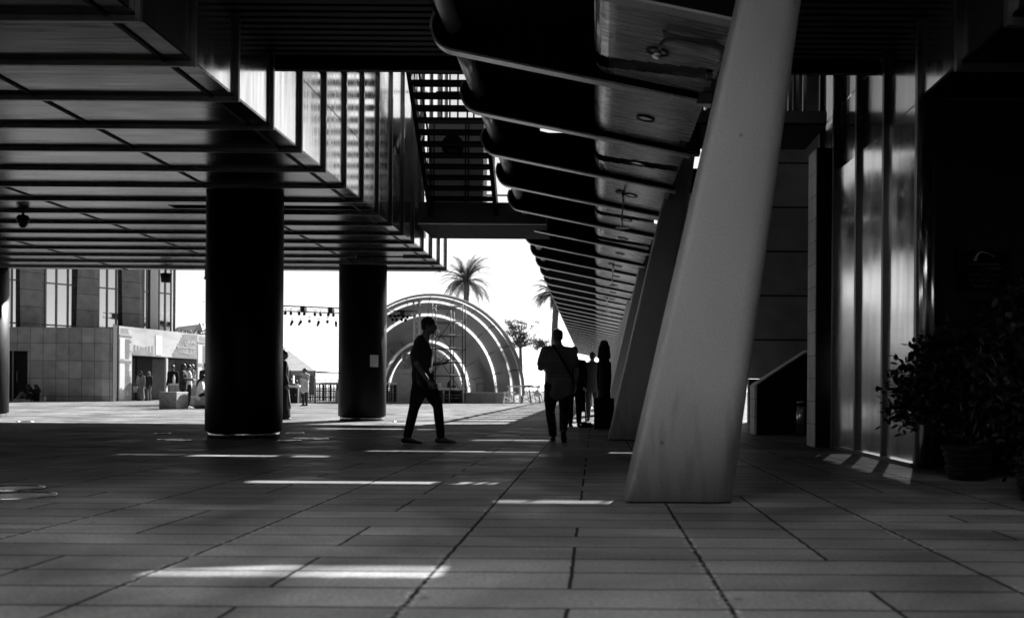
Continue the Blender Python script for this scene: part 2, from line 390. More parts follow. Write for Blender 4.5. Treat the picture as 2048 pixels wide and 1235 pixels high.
# top cover and rear parts that close the block
tc = MB(); sheet(tc, -45, LX - 0.1, Y0L, 11.4, 4.9, 0.03, holes(4.9, 0.03, 0.02)); tc.build('top_cover', 'dark_deck', lb)
bw_ = MB(); bw_.box(-45, LX - 0.1, Y1L - 0.12, Y1L - 0.02, BZ + 0.02, roofz(Y1L) - 0.1); bw_.build('end_wall', 'mullion_metal', lb)
bw_ = MB(); bw_.box(-45, LX - 0.1, Y0L, Y0L + 0.1, BZ + 0.02, 4.9); bw_.build('near_wall', 'rib_metal', lb)
ribs_y = [7.85 + MOD * k for k in range(-3, 16)]
for i, y in enumerate(ribs_y):
    r = MB()
    for a, b, c, d in cut_cells(-45, LX, y - 0.02, y + 0.02, holes(BZ - 0.03, 0.06, 0.02)): r.box(a, b, c, d, BZ - 0.05, BZ - 0.002)
    r.box(LX + 0.003, LX + 0.042, y - 0.022, y + 0.022, BZ - 0.05, side_top(y))
    r.build('rib', 'rib_metal', lb)
for i in range(len(ribs_y)):
    y0 = ribs_y[i] + 0.002; y1 = (ribs_y[i + 1] if i + 1 < len(ribs_y) else Y1L + 0.03) - 0.002
    if y1 - y0 < 0.3: continue
    p = MB(); ztop = side_top(y0)
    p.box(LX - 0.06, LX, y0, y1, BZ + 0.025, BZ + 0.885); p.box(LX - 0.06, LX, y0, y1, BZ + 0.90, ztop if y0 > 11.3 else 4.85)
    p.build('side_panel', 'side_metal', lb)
for xj in (-3.85, -5.62, -8.63, -11.6, -14.6, -17.6, -20.6):
    j = MB(); j.box(xj - 0.02, xj + 0.02, Y0L, Y1L, BZ - 0.014, BZ - 0.003); j.build('joint_strip', 'black_paint', lb)

# --- unseen roof added overhead; its sunlit panes brighten the near paving
gr = thing('added_light_roof', (0, -3, 5.0), 'added unseen dark roof with translucent panes that light the near paving', 'roof')
GX0, GX1, GY0, GY1 = -6.6, 0.6, -3.0, 3.6
for k_ in range(3):
    for j_ in range(2):
        m_ = MB(); x_ = GX0 + k_ * 2.4; y_ = GY0 + j_ * 3.3; m_.box(x_ + 0.03, x_ + 2.37, y_ + 0.03, y_ + 3.27, 5.0, 5.02); m_.build('light_pane', 'light_diffuser', gr)
m_ = MB()
for k_ in range(4): m_.box(GX0 + k_ * 2.4 - 0.029, GX0 + k_ * 2.4 + 0.029, GY0, GY1, 4.93, 5.05)
m_.build('pane_bar', 'dark_metal', gr)
m_ = MB(); m_.box(-45, GX0 - 0.03, -11, 3.62, 5.0, 5.1); m_.box(GX1 + 0.03, 30, -11, 3.62, 5.0, 5.1); m_.box(GX0 - 0.03, GX1 + 0.03, -11, GY0, 5.0, 5.1); m_.build('light_shield', 'dark_deck', gr)  # unseen slabs added to keep stray sky light out
# --- unseen block added behind the viewer: it shuts off the low light from the back
bb = MB(); bb.box(-40, 40, -14, -11, 0, 8)
for k_ in range(-9, 10):
    bb.box(k_ * 4 - 0.2, k_ * 4 + 0.2, -10.995, -10.8, 0, 8.2)
tag(bb.build('rear_light_block', 'rear_block_dark'), 'added dark block behind the viewer that shuts off low light', 'building')

# --- clad building on the right
rb = thing('clad_building', (5, 8, 0), 'metal-clad building on the right with tall reflective bays down to the paving', 'building')
WY = 9.93; WE = 13.2
s_ = MB(); s_.box(RX, 30, 3.65, WY + 0.02, BZ, BZ + 0.03); s_.build('soffit', 'black_paint', rb)
s_ = MB(); s_.box(RX + 0.05, 30, 3.65, WY + 0.3, 4.9, 4.95); s_.build('top_cover', 'dark_deck', rb)
s_ = MB(); s_.box(RX + 0.07, 30, WY, WY + 0.25, 0, BZ - 0.001); s_.build('front_wall', 'dark_wall', rb)
s_ = MB(); s_.box(RX + 0.02, 30, 9.0, WY, BZ + 0.035, 4.9) ; s_.build('upper_wall', 'dark_wall', rb)
s_ = MB(); s_.box(11.9, 12, WY, 40, 0, 12); s_.box(RX + 0.08, 11.9, 14.9, 15.05, 0, 1.7); s_.build('sun_stop_wall', 'grey_concrete', rb)  # unseen walls added behind the bays to limit the sun
s_ = MB(); s_.box(RX + 0.08, 4.11, WY + 0.25, WE + 0.8, 3.38, 3.44); s_.build('ledge', 'dark_deck', rb)  # unseen shelf added to trim the sun patch on the paving
rys = [WY + MOD * k for k in range(-4, 5)]      # 5.61 .. 14.25
for y in rys:
    r = MB(); zb = BZ - 0.065 if (y < WY - 0.1 or y > WE + 0.2) else 0.0
    sx = -0.018 * (y - WY) if WY - 0.1 < y < WE + 0.2 else 0.0
    r.box(RX - 0.045 + sx, RX - 0.003 + (sx if zb > 0 else 0), y - 0.035, y + 0.035, zb, side_top(y)); r.build('mullion', 'rib_metal' if y < 10 else 'mullion_metal', rb)
    if y < WY - 0.1:
        r = MB(); r.box(RX, 12, y - 0.03, y + 0.03, BZ - 0.065, BZ - 0.002); r.build('rib', 'rib_metal', rb)
for y0, y1 in zip(rys, rys[1:]):
    a, b = y0 + 0.002, y1 - 0.002; low = WY - 0.1 < y0 < WE - 0.2
    p = MB()
    if low:
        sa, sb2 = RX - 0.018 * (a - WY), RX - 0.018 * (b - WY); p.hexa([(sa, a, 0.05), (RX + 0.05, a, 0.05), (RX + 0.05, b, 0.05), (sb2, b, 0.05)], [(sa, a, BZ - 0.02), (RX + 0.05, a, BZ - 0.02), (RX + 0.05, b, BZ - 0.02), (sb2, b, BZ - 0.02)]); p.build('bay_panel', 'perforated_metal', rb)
        p = MB(); p.box(RX - 0.085, RX + 0.02, a, b, 0.0, 0.045); p.build('base_rail', 'mullion_metal', rb); p = MB()
    p.box(RX, RX + 0.05, a, b, BZ + (0.0 if low else 0.03), BZ + 0.84); p.box(RX, RX + 0.05, a, b, BZ + 0.86, side_top(y0) if y0 > 11.3 else 4.85)
    p.build('side_panel', 'side_metal', rb)
c_ = MB(); n_ = 12     # rounded corner trim of the bay nearest to us
c_.lathe([(0.085, 0.0), (0.085, BZ - 0.01)], (RX + 0.06, WY - 0.02, 0), 24); c_.build('corner_post', 'side_metal', rb)
s_ = MB(); s_.box(RX + 0.06, RX + 0.6, 13.3, 15.1, BZ, BZ + 0.03); s_.build('far_soffit', 'black_paint', rb)

# stone pier beside the bays
pr = MB(); pr.box(2.965, 3.19, 13.50, 13.98, 0, 4.04); tag(pr.build('stone_pier', 'pier_stone'), 'narrow stone-faced pier just behind the tall reflective bays', 'pier')
# black sheet put in for the shade on the pier's front
fp = MB(); fp.box(2.975, 3.195, 13.46, 13.495, 0, 4.03); tag(fp.build('pier_front_shade', 'black_paint'), 'tall black sheet standing for the shaded front of the stone pier', 'door')

# grey wall further back
gw = MB(); gw.box(2.62, 14, 24, 24.4, 1.06, 8.6); tag(gw.build('concrete_wall', 'panel_concrete'), 'grey concrete wall of large panels behind the nearest leaning column', 'wall')
gl = MB(); gl.box(3.70, 14, 24.02, 24.3, 0, 1.05); tag(gl.build('lower_wall', 'black_paint'), 'low black wall under the grey concrete panels', 'wall')
pp = MB(); pp.prism([(2.80, 0), (2.80, 0.84), (2.90, 0.93), (3.75, 1.47), (3.75, 0)], 17.3, 17.75)
pp2 = thing('sloping_parapet', (3.2, 17.5, 0), 'black stair parapet with sloping top and pale stone end', 'parapet')
pp.build('flank', 'black_paint', pp2)
e_ = MB(); e_.box(2.755, 2.798, 17.28, 17.78, 0, 0.86); e_.build('end_cap', 'pier_stone', pp2)
e_ = MB(); e_.bar((2.775, 17.53, 0.865), (3.7, 17.53, 1.47), 0.5, 0.02); e_.build('coping', 'pier_stone', pp2)
ab = thing('litter_bin', (3.49, 17.0, 0), 'slim round steel litter bin standing in front of black parapet', 'bin')
b_ = MB(); b_.lathe([(0.075, 0.0), (0.075, 0.50), (0.068, 0.505)], (3.49, 17.0, 0), 28); b_.build('body', 'steel', ab)
b_ = MB(); b_.lathe([(0.05, 0.505), (0.05, 0.55)], (3.49, 17.0, 0), 20); b_.build('ash_opening', 'black_paint', ab)
b_ = MB(); b_.lathe([(0.078, 0.55), (0.078, 0.585), (0.06, 0.595)], (3.49, 17.0, 0), 28); b_.build('lid', 'steel', ab)

# --- overhead walkway (near slab)
nw = thing('overhead_walkway', (0, 9, 4.45), 'black slatted walkway crossing overhead in the foreground', 'walkway')
w_ = MB(); sheet(w_, LX + 0.002, RX - 0.002, 3.65, 11.35, 4.53, 0.03, holes(4.53, 0.03, 0.04)); w_.build('deck', 'black_paint', nw)
hs_ = holes(4.47, 0.08, 0.06)
k = 0; sb = MB(); y = 9.02
while y < 11.1:
    for a, b, c, d in cut_cells(LX + 0.004, RX - 0.004, y, y + 0.10, hs_): sb.box(a, b, c, d, 4.44, 4.50)
    y += 0.165
sb.build('slat_screen', 'black_paint', nw)
w_ = MB(); w_.box(LX + 0.004, RX - 0.004, 11.35, 11.43, 4.36, 4.95); w_.build('edge_beam', 'black_paint', nw)

COURT = []
for i_ in range(10):
    d_ = 8.0 + 0.52 * i_; k_ = slot_k(d_ + 0.26)
    COURT.append((2.53 + SUN.x * k_, RX + SUN.x * k_ + 0.3, d_ + slot_k(d_), d_ + 0.52 + slot_k(d_ + 0.52)))
# --- sloping roof high above (keeps the passage in shade)
sr = MB()
for a, b, c, d in cut_cells(-45, 14, 11.45, 40.0, holes(None, 0.02) + [(-3.5, -2.75, 15.5, 27.0), *COURT]):
    sr.hexa([(a, c, roofz(c)), (b, c, roofz(c)), (b, d, roofz(d)), (a, d, roofz(d))], [(a, c, roofz(c) + 0.02), (b, c, roofz(c) + 0.02), (b, d, roofz(d) + 0.02), (a, d, roofz(d) + 0.02)])
tag(sr.build('sloping_roof', 'grey_concrete'), 'sloping slotted roof high above the covered passage', 'roof')

# --- round black columns
def round_column(x, y, label):
    t = thing('round_column', (x, y, 0), label, 'column', 'round black columns under the raised block')
    m_ = MB(); m_.lathe([(0.555, 0.10), (0.56, 0.11), (0.56, BZ - 0.004)], (x, y, 0), 48); m_.build('shaft', 'column_paint', t)
    m_ = MB(); m_.lathe([(0.52, 0.0), (0.52, 0.10)], (x, y, 0), 48); m_.build('base_ring', 'steel', t)
    return t
round_column(-5.33, 15.2, 'nearest round black column, the widest, left of the walking man')
c2 = round_column(-5.56, 23.9, 'round black column carrying a small paper notice')
round_column(-15.06, 24.6, 'round black column cut off by the left edge of the photo')
nt_ = thing('paper_notice', (-5.27, 23.9 - 0.52, 1.5), 'small white paper notice taped to a round black column', 'notice')
a = GX(739, 720, 23.36); b = GX(753, 720, 23.36); z0 = GZ(746, 733, 23.36); z1 = GZ(746, 709, 23.36)
q = MB()
for i in range(6):
    x0, x1 = a + (b - a) * i / 6, a + (b - a) * (i + 1) / 6
    f = lambda x: 23.9 - math.sqrt(0.566 ** 2 - (x + 5.56) ** 2)
    q.hexa([(x0, f(x0), z0), (x1, f(x1), z0), (x1, f(x1) + 0.004, z0), (x0, f(x0) + 0.004, z0)], [(x0, f(x0), z1), (x1, f(x1), z1), (x1, f(x1) + 0.004, z1), (x0, f(x0) + 0.004, z1)])
q.build('sheet', 'paper', nt_)

# --- leaning columns
def leaning_column(y, label, h=4.34, dep=0.62):
    t = thing('leaning_column', (0.57, y, 0), label, 'column', 'pale leaning columns beside the canopy')
    lx = lambda z: 0.205 + 0.2216 * z; rx = lambda z: 0.925 + 0.132 * z
    m_ = MB(); n = 24; rings = []
    zs = [0.012, 0.8, 1.6, 2.4, 3.2, h]
    for z in zs:
        x0, x1 = lx(z), rx(z); ring = []
        rr = [0.045, 0.14, 0.14, 0.045]     # corner radii: left-front, right-front, right-back, left-back
        cs = [(x0 + rr[0], y + rr[0], 180, 270, rr[0]), (x1 - rr[1], y + rr[1], 270, 360, rr[1]), (x1 - rr[2], y + dep - rr[2], 0, 90, rr[2]), (x0 + rr[3], y + dep - rr[3], 90, 180, rr[3])]
        for cx, cy, a0, a1, r_ in cs:
            for k in range(6):
                an = R(a0 + (a1 - a0) * k / 5); ring.append((cx + r_ * math.cos(an), cy + r_ * math.sin(an), z))
        rings.append(ring)
    v = [p for r_ in rings for p in r_]; f = []
    for i in range(len(zs) - 1):
        for k in range(n): f.append((i * n + k, i * n + (k + 1) % n, (i + 1) * n + (k + 1) % n, (i + 1) * n + k))
    m_.add(v, f, True); m_.add(rings[0], [tuple(range(n))]); m_.add(rings[-1], [tuple(range(n))])
    m_.build('shaft', 'pale_concrete', t)
    m_ = MB(); m_.box(lx(0) + 0.03, rx(0) - 0.02, y + 0.03, y + dep - 0.03, 0.0, 0.0115); m_.build('base_plate', 'dark_metal', t)
    return t
CY = [6.60 + 8.45 * k for k in range(10)]
words = ['nearest leaning pale column, tall and broad in the right foreground', 'second leaning column, seen as a black blade behind the nearest one',
         'third leaning column, whose foot hides behind the black plinth']
for i, y in enumerate(CY):
    leaning_column(y, words[i] if i < 3 else '%s leaning column of the row, a thin sliver beside the canopy' % ('fourth','fifth','sixth','seventh','eighth','ninth','tenth')[i - 3])

# --- ribbed canopy
ZT = CH + 3.375; TX = -1.62
def czb(x): return ZT - 0.2 * (x - TX)      # underside of ribs
cn = thing('ribbed_canopy', (-0.3, 6, 4.0), 'long ribbed canopy running down the middle above the walkers', 'canopy')
RS = 2.16; rib_ys = [9.84 - 2 * RS + RS * k for k in range(1, 40)]
def canopy_rib(y):
    poly = []; rr = 0.24; cx = TX + rr; 
    # rounded tip: circle tangent to the underside
    zc_ = czb(cx) + rr
    for k in range(11):
        an = R(100 + (258 - 100) * k / 10); poly.append((cx + rr * math.cos(an), zc_ + rr * math.sin(an)))
    poly += [(1.10, czb(1.10)), (1.10, czb(1.10) + 0.16), (0.12, czb(0.12) + 0.16), (0.11, 4.36), (-0.6, 4.36)]
    m_ = MB(); m_.prism(poly[::-1], y - 0.03, y + 0.03); m_.build('rib', 'black_paint', cn)
    fl = MB(); pts = []
    for k in range(0, 11):
        an = R(150 + (258 - 150) * k / 10); pts.append((cx + rr * math.cos(an), zc_ + rr * math.sin(an), an))
    pts.append((1.12, czb(1.12), R(258.7)))
    t = 0.022
    for (xa, za, aa), (xb, zb, ab_) in zip(pts, pts[1:]):
        oa = (math.cos(aa) * t, math.sin(aa) * t); ob = (math.cos(ab_) * t, math.sin(ab_) * t)
        hw = 0.07
        fl.hexa([(xa + oa[0], y - hw, za + oa[1]), (xb + ob[0], y - hw, zb + ob[1]), (xb + ob[0], y + hw, zb + ob[1]), (xa + oa[0], y + hw, za + oa[1])],
                [(xa, y - hw, za), (xb, y - hw, zb), (xb, y + hw, zb), (xa, y + hw, za)])
    fl.build('flange', 'flange_paint', cn)
for y in rib_ys: canopy_rib(y)
for y in rib_ys[:-1]:
    m_ = MB(); m_.tube([(TX + 0.20, y + 0.03, ZT + 0.2), (TX + 0.20, y + RS - 0.03, ZT + 0.2)], 0.085, 16); m_.build('edge_tube', 'flange_paint', cn)
    # curved soffit panel: X 0 .. 1.08, left end turns up
    y0, y1 = y + 0.13, y + RS - 0.13
    hs_ = holes(3.85, 0.02, 0.0)
    m_ = MB(); prof = [(-0.03, 0.38), (-0.028, 0.2), (-0.005, 0.11), (0.035, 0.065), (0.10, 0.05), (0.16, 0.048)]
    pf = [(x, czb(x) + dz) for x, dz in prof] + [(x, czb(x) + 0.048) for x in (0.31, 0.46, 0.61, 0.76, 0.91, 1.07)]
    for a_, b_2 in zip(pf, pf[1:]):
        hs_ = holes((a_[1] + b_2[1]) / 2, 0.02, 0.045 if b_2[0] > 0.2 else 0.06)
        for a, b, c, d in cut_cells(a_[0] if a_[0] < b_2[0] else b_2[0] - 0.001, b_2[0], y0, y1, hs_):
            tt = lambda x: (a_[1] + (b_2[1] - a_[1]) * ((x - a_[0]) / (b_2[0] - a_[0]) if b_2[0] != a_[0] else 0))
            za, zb = tt(a), tt(b)
            m_.add([(a, c, za), (b, c, zb), (b, d, zb), (a, d, za)], [(0, 1, 2, 3)], b_2[0] < 0.2)
    # rounded far and near lips
    for yy, sg in ((y0, -1), (y1, 1)):
        for (dy0, dz0), (dy1, dz1) in (((0, 0), (0.05, 0.02)), ((0.05, 0.02), (0.085, 0.09)), ((0.085, 0.09), (0.09, 0.3))):
            m_.add([(0.12, yy + sg * dy0, czb(0.12) + 0.048 + dz0), (1.07, yy + sg * dy0, czb(1.07) + 0.048 + dz0),
                    (1.07, yy + sg * dy1, czb(1.07) + 0.048 + dz1), (0.12, yy + sg * dy1, czb(0.12) + 0.048 + dz1)], [(0, 1, 2, 3)], True)
    m_.build('soffit_panel', 'pale_wood', cn)
m_ = MB(); sheet(m_, TX + 0.1, 1.15, 6.1, 27.1, 4.37, 0.03, holes(4.37, 0.03, 0.05)); m_.build('deck', 'dark_deck', cn)

# lamps in the canopy
for i in range(12):
    y = rib_ys[1] - RS / 2 + 0.05 + RS * i; x = 0.53; z = czb(x) + 0.045
    lab = ['nearest recessed oval lamp in the canopy soffit', 'second recessed lamp in the canopy soffit, brightest one', 'third recessed lamp in the canopy soffit'][i] if i < 3 else '%s recessed lamp counted from the near end of the canopy soffit' % ('fourth','fifth','sixth','seventh','eighth','ninth','tenth','eleventh','twelfth')[i - 3]
    t = thing('recessed_lamp', (x, y, z), lab, 'lamp', 'recessed lamps in the canopy')
    rot = Matrix.Rotation(math.atan(0.2), 3, 'Y')
    def disc(r0, r1, h0, h1, n=24):
        mb = MB(); v = []
        for r, h in ((r1, h1), (r0, h0)):
            for k in range(n): v.append(rot @ Vector((r * math.cos(2 * math.pi * k / n), r * math.sin(2 * math.pi * k / n), h)))
        mb.add([q + Vector((x, y, z)) for q in v], [(k, (k + 1) % n, n + (k + 1) % n, n + k) for k in range(n)] + ([tuple(range(n, 2 * n))] if r0 < 0.1 and r0 > 0 else []))
        return mb
    m_ = MB(); n = 28
    v = [rot @ Vector((r * math.cos(2 * math.pi * k / n), r * math.sin(2 * math.pi * k / n), h)) + Vector((x, y, z)) for r, h in ((0.105, 0.0), (0.105, -0.012), (0.08, -0.012), (0.075, 0.0)) for k in range(n)]
    m_.add(v, [(j * n + k, j * n + (k + 1) % n, (j + 1) * n + (k + 1) % n, (j + 1) * n + k) for j in range(3) for k in range(n)]); m_.build('ring', 'dark_metal', t)
    v = [rot @ Vector((0.078 * math.cos(2 * math.pi * k / n), 0.078 * math.sin(2 * math.pi * k / n), -0.004)) + Vector((x, y, z)) for k in range(n)]
    m_ = MB(); m_.add(v, [tuple(range(n))[::-1]]); m_.build('lens', 'steel', t)
# signs/speakers that hang from the canopy
for i, (px, py, d) in enumerate(((1246, 430, 15.2), (1226, 555, 23.8), (1214, 612, 32.4))):
    p = P(px, py, d); t = thing('hanging_fixture', (p.x, p.y, p.z), ['hanging loudspeaker under the canopy, the nearest', 'second hanging loudspeaker under the canopy', 'third and smallest hanging loudspeaker under the canopy'][i], 'loudspeaker', 'loudspeakers hanging under the canopy')
    zt = czb(p.x) + 0.05; zl = p.z - 0.18
    m_ = MB(); m_.tube([(p.x, p.y, zt), (p.x, p.y, zt - 0.16)], 0.02, 8); m_.tube([(p.x - 0.0, p.y, zt - 0.16), (p.x - 0.02, p.y, zl + 0.1), (p.x, p.y, zl)], 0.012, 8); m_.build('stem', 'steel', t)
    m_ = MB(); m_.lathe([(0.11, 0), (0.12, 0.012), (0.05, 0.03)], (p.x, p.y, zl - 0.02), 20); m_.build('plate', 'grey_metal', t)
    m_ = MB(); m_.lathe([(0.12, 0), (0.12, 0.02)], (p.x, p.y, zt - 0.01), 20); m_.build('rose', 'dark_metal', t)

# --- far footbridge and stair
fb = thing('footbridge', (-2.4, 20.8, 4.1), 'grey footbridge at the foot of the open stair, left of the canopy', 'footbridge')
m_ = MB(); m_.box(LX + 0.08, -1.0, 19.9, 21.74, 4.06, 4.47); m_.build('deck', 'grey_concrete', fb)
m_ = MB(); m_.box(LX + 0.08, -1.0, 19.87, 19.92, 4.03, 4.058); m_.build('edge_trim', 'white_metal', fb)
m_ = MB(); m_.box(LX + 0.08, -1.0, 19.95, 21.72, 4.02, 4.055); m_.build('underside', 'dark_deck', fb)
st = thing('open_staircase', (-2.7, 19, 4.4), 'open black steel staircase climbing above the footbridge', 'staircase')
N = 15; q_, r_ = 0.20, 0.166; sx0, sx1 = -3.30, -2.0
def sp_(i): return 19.75 - i * q_, 4.50 + i * r_
for i in range(N):
    y, z = sp_(i); m_ = MB(); m_.box(sx0 + 0.04, sx1 + (0.14 if i > 6 else 0) - 0.04, y - 0.14, y + 0.12, z - 0.02, z + 0.035); m_.build('tread', 'black_paint', st)
for x in (sx0, sx1):
    y0, z0 = sp_(-1.2); y1, z1 = sp_(N + 2)
    m_ = MB(); m_.hexa([(x - 0.04, y0 + 0.05, z0 - 0.22), (x + 0.04, y0 + 0.05, z0 - 0.22), (x + 0.04, y0 + 0.05, z0 + 0.12), (x - 0.04, y0 + 0.05, z0 + 0.12)],
                       [(x - 0.04, y1, z1 - 0.12), (x + 0.04, y1, z1 - 0.12), (x + 0.04, y1, z1 + 0.2), (x - 0.04, y1, z1 + 0.2)]); m_.build('stringer', 'black_paint', st)
for x in (sx0 + 0.03, sx1 - 0.02):
    y0, z0 = sp_(0); y1, z1 = sp_(N); m_ = MB(); m_.tube([(x, y0, z0 + 0.9), (x, y1, z1 + 0.9)], 0.022, 8)
    for i in range(0, N, 2):
        y, z = sp_(i); m_.tube([(x, y, z), (x, y, z + 0.9)], 0.012, 6)
    m_.build('handrail', 'dark_metal', st)
# kiosk with round sign on the bridge
kk = thing('cafe_kiosk', (-2.9, 20.9, 4.47), 'dark grey kiosk wall with a round black sign seen through the stair treads', 'kiosk')
kx0, kx1 = GX(857, 300, 20.9), GX(967, 300, 20.9); kz1 = GZ(900, 236, 20.9)
m_ = MB(); m_.box(kx0, kx1, 20.9, 21.6, 4.47, kz1); m_.build('wall', 'grey_cloth2', kk)
m_ = MB()
for px in (868, 931, 937): x = GX(px, 300, 20.88); m_.box(x - 0.012, x + 0.012, 20.87, 20.9, 4.48, kz1 - 0.03)
m_.build('trim', 'dark_metal', kk)
cpt = P(905, 291, 20.86); rr = 22 / FPX * 20.86
m_ = MB(); n = 36; m_.add([(cpt.x + rr * math.cos(2 * math.pi * k / n), yy, cpt.z + rr * math.sin(2 * math.pi * k / n)) for yy in (20.84, 20.868) for k in range(n)],
    [tuple(range(n)), tuple(range(n, 2 * n))[::-1]] + [(k, (k + 1) % n, n + (k + 1) % n, n + k) for k in range(n)]); sgn = m_.build('round_sign', 'plaque_black', kk)
fr = MB()
for px in (829, 838, 854, 862, 884, 900, 916, 935, 948): fr.bar((GX(px, 180, 21.9), 21.9, 4.47), (GX(px, 180, 21.9), 21.9, 9.0), 0.035)
for z in (5.0, 7.25, 8.1): fr.bar((LX + 0.1, 21.9, z), (-1.0, 21.9, z), 0.03)
tag(fr.build('glazing_frame', 'dark_metal'), 'thin dark glazing bars against the sky behind the stair', 'window frame')

# --- right bridge
rbz0, rbz1 = GZ(1640, 245, 13.5), GZ(1640, 222, 13.5)
r2 = thing('side_bridge', (2.2, 14, rbz0), 'short pale-edged bridge between the leaning column and the reflective bays', 'footbridge')
m_ = MB(); m_.box(1.30, RX - 0.11, 13.50, 14.9, rbz0, rbz1); m_.build('deck', 'pale_concrete', r2)
m_ = MB(); m_.box(1.30, RX - 0.11, 13.53, 14.9, rbz0 - 0.03, rbz0 - 0.003); m_.build('underside', 'dark_deck', r2)
m_ = MB(); zt = GZ(1640, 130, 13.5)
for x in (1.5, 2.05, 2.55, 2.8): m_.bar((x, 14.2, rbz1), (x, 14.2, zt + 0.3), 0.035)
for x in [1.32 + 0.11 * k for k in range(17)]: m_.bar((x, 14.85, rbz1), (x, 14.85, zt + 0.4), 0.02 + 0.03 * (k % 3 == 0))
m_.build('railing_bars', 'grey_metal', r2)

# ================================================================== PEOPLE
def voxel(mb, name, m, parent, vs, smooth=2):
    me = mb.mesh(name); o = bpy.data.objects.new(name, me); COL.objects.link(o)
    md = o.modifiers.new('r', 'REMESH'); md.mode = 'VOXEL'; md.voxel_size = vs; md.use_smooth_shade = True
    if smooth: sm_ = o.modifiers.new('s', 'SMOOTH'); sm_.factor = 0.5; sm_.iterations = smooth
    dg = bpy.context.evaluated_depsgraph_get(); dg.update()
    nm = bpy.data.meshes.new_from_object(o.evaluated_get(dg)); nm.name = name
    o.modifiers.clear(); o.data = nm; bpy.data.meshes.remove(me)
    nm.materials.clear(); nm.materials.append(M(m)); o.parent = parent
    return o
def loft(mb, pts, side=Vector((1, 0, 0)), n=14):
    """closed elliptical loft; pts = (centre, half width along side, half depth)"""
    ps = [(Vector(p), a, b) for p, a, b in pts]; rings = []
    ext = []
    for end in (0, -1):     # round the ends
        p, a, b = ps[end]; q = ps[1 if end == 0 else -2][0]; d = (p - q).normalized(); r = min(a, b)
        ext.append([(p + d * r * 0.5, a * 0.86, b * 0.86), (p + d * r * 0.86, a * 0.5, b * 0.5), (p + d * r * 0.98, a * 0.15, b * 0.15)])
    ps = ext[0][::-1] + ps + ext[1]
    for i, (p, a, b) in enumerate(ps):
        d = (ps[min(i + 1, len(ps) - 1)][0] - ps[max(i - 1, 0)][0]).normalized()
        x = side - d * side.dot(d)
        if x.length < 0.2: x = Vector((0, 1, 0)) - d * d.y
        x.normalize(); y = d.cross(x)
        rings.append([p + x * a * math.cos(2 * math.pi * k / n) + y * b * math.sin(2 * math.pi * k / n) for k in range(n)])
    v = [q for r in rings for q in r]; f = []
    for i in range(len(ps) - 1):
        for k in range(n): f.append((i * n + k, i * n + (k + 1) % n, (i + 1) * n + (k + 1) % n, (i + 1) * n + k))
    mb.add(v, f, True); mb.add(rings[0], [tuple(range(n))[::-1]]); mb.add(rings[-1], [tuple(range(n))])
def mid(a, b, t): return Vector(a).lerp(Vector(b), t)
def hand(mb, wrist, d, palm, s, curl=0.5, L=0.185):
    """palm, five separate fingers; d = pointing direction, palm = palm normal, s = thumb side sign"""
    w = Vector(wrist); d = Vector(d).normalized(); pn = Vector(palm); pn = (pn - d * pn.dot(d)).normalized(); sd = d.cross(pn) * s
    pl = L * 0.50
    for k, o in enumerate((-0.028, -0.010, 0.010, 0.028)):
        loft(mb, [(w, 0.012, 0.013), (w + d * pl * 0.5 + sd * o * 0.8, 0.013, 0.013), (w + d * pl + sd * o * 1.1, 0.012, 0.011)], sd, 8)
    ln = (0.78, 0.92, 1.0, 0.90)
    for k, o in enumerate((-0.030, -0.0105, 0.0105, 0.031)):
        p = w + d * pl + sd * o * 1.1; a = 0; fl = L * 0.5 * ln[k]
        pts = [(p, 0.0092, 0.0092)]
        for j, sg in enumerate((0.45, 0.31, 0.24)):
            a += curl * (0.8 + 0.25 * j + 0.07 * k); dr = d * math.cos(a) + pn * math.sin(a)
            p = p + dr * fl * sg + sd * o * 0.05; pts.append((p, 0.0086 - 0.0008 * j, 0.0084 - 0.0008 * j))
        loft(mb, pts, sd, 8)
    p0 = w + d * pl * 0.28 + sd * 0.030; p1 = p0 + (d * 0.55 + sd * 0.75 + pn * 0.25).normalized() * L * 0.20
    p2 = p1 + (d * 0.85 + sd * 0.25 + pn * 0.45 * (0.4 + curl)).normalized() * L * 0.18; p3 = p2 + (d * 0.95 + pn * 0.5 * curl).normalized() * L * 0.13
    loft(mb, [(p0, 0.013, 0.012), (p1, 0.0105, 0.0105), (p2, 0.0095, 0.009), (p3, 0.0075, 0.007)], pn, 8)

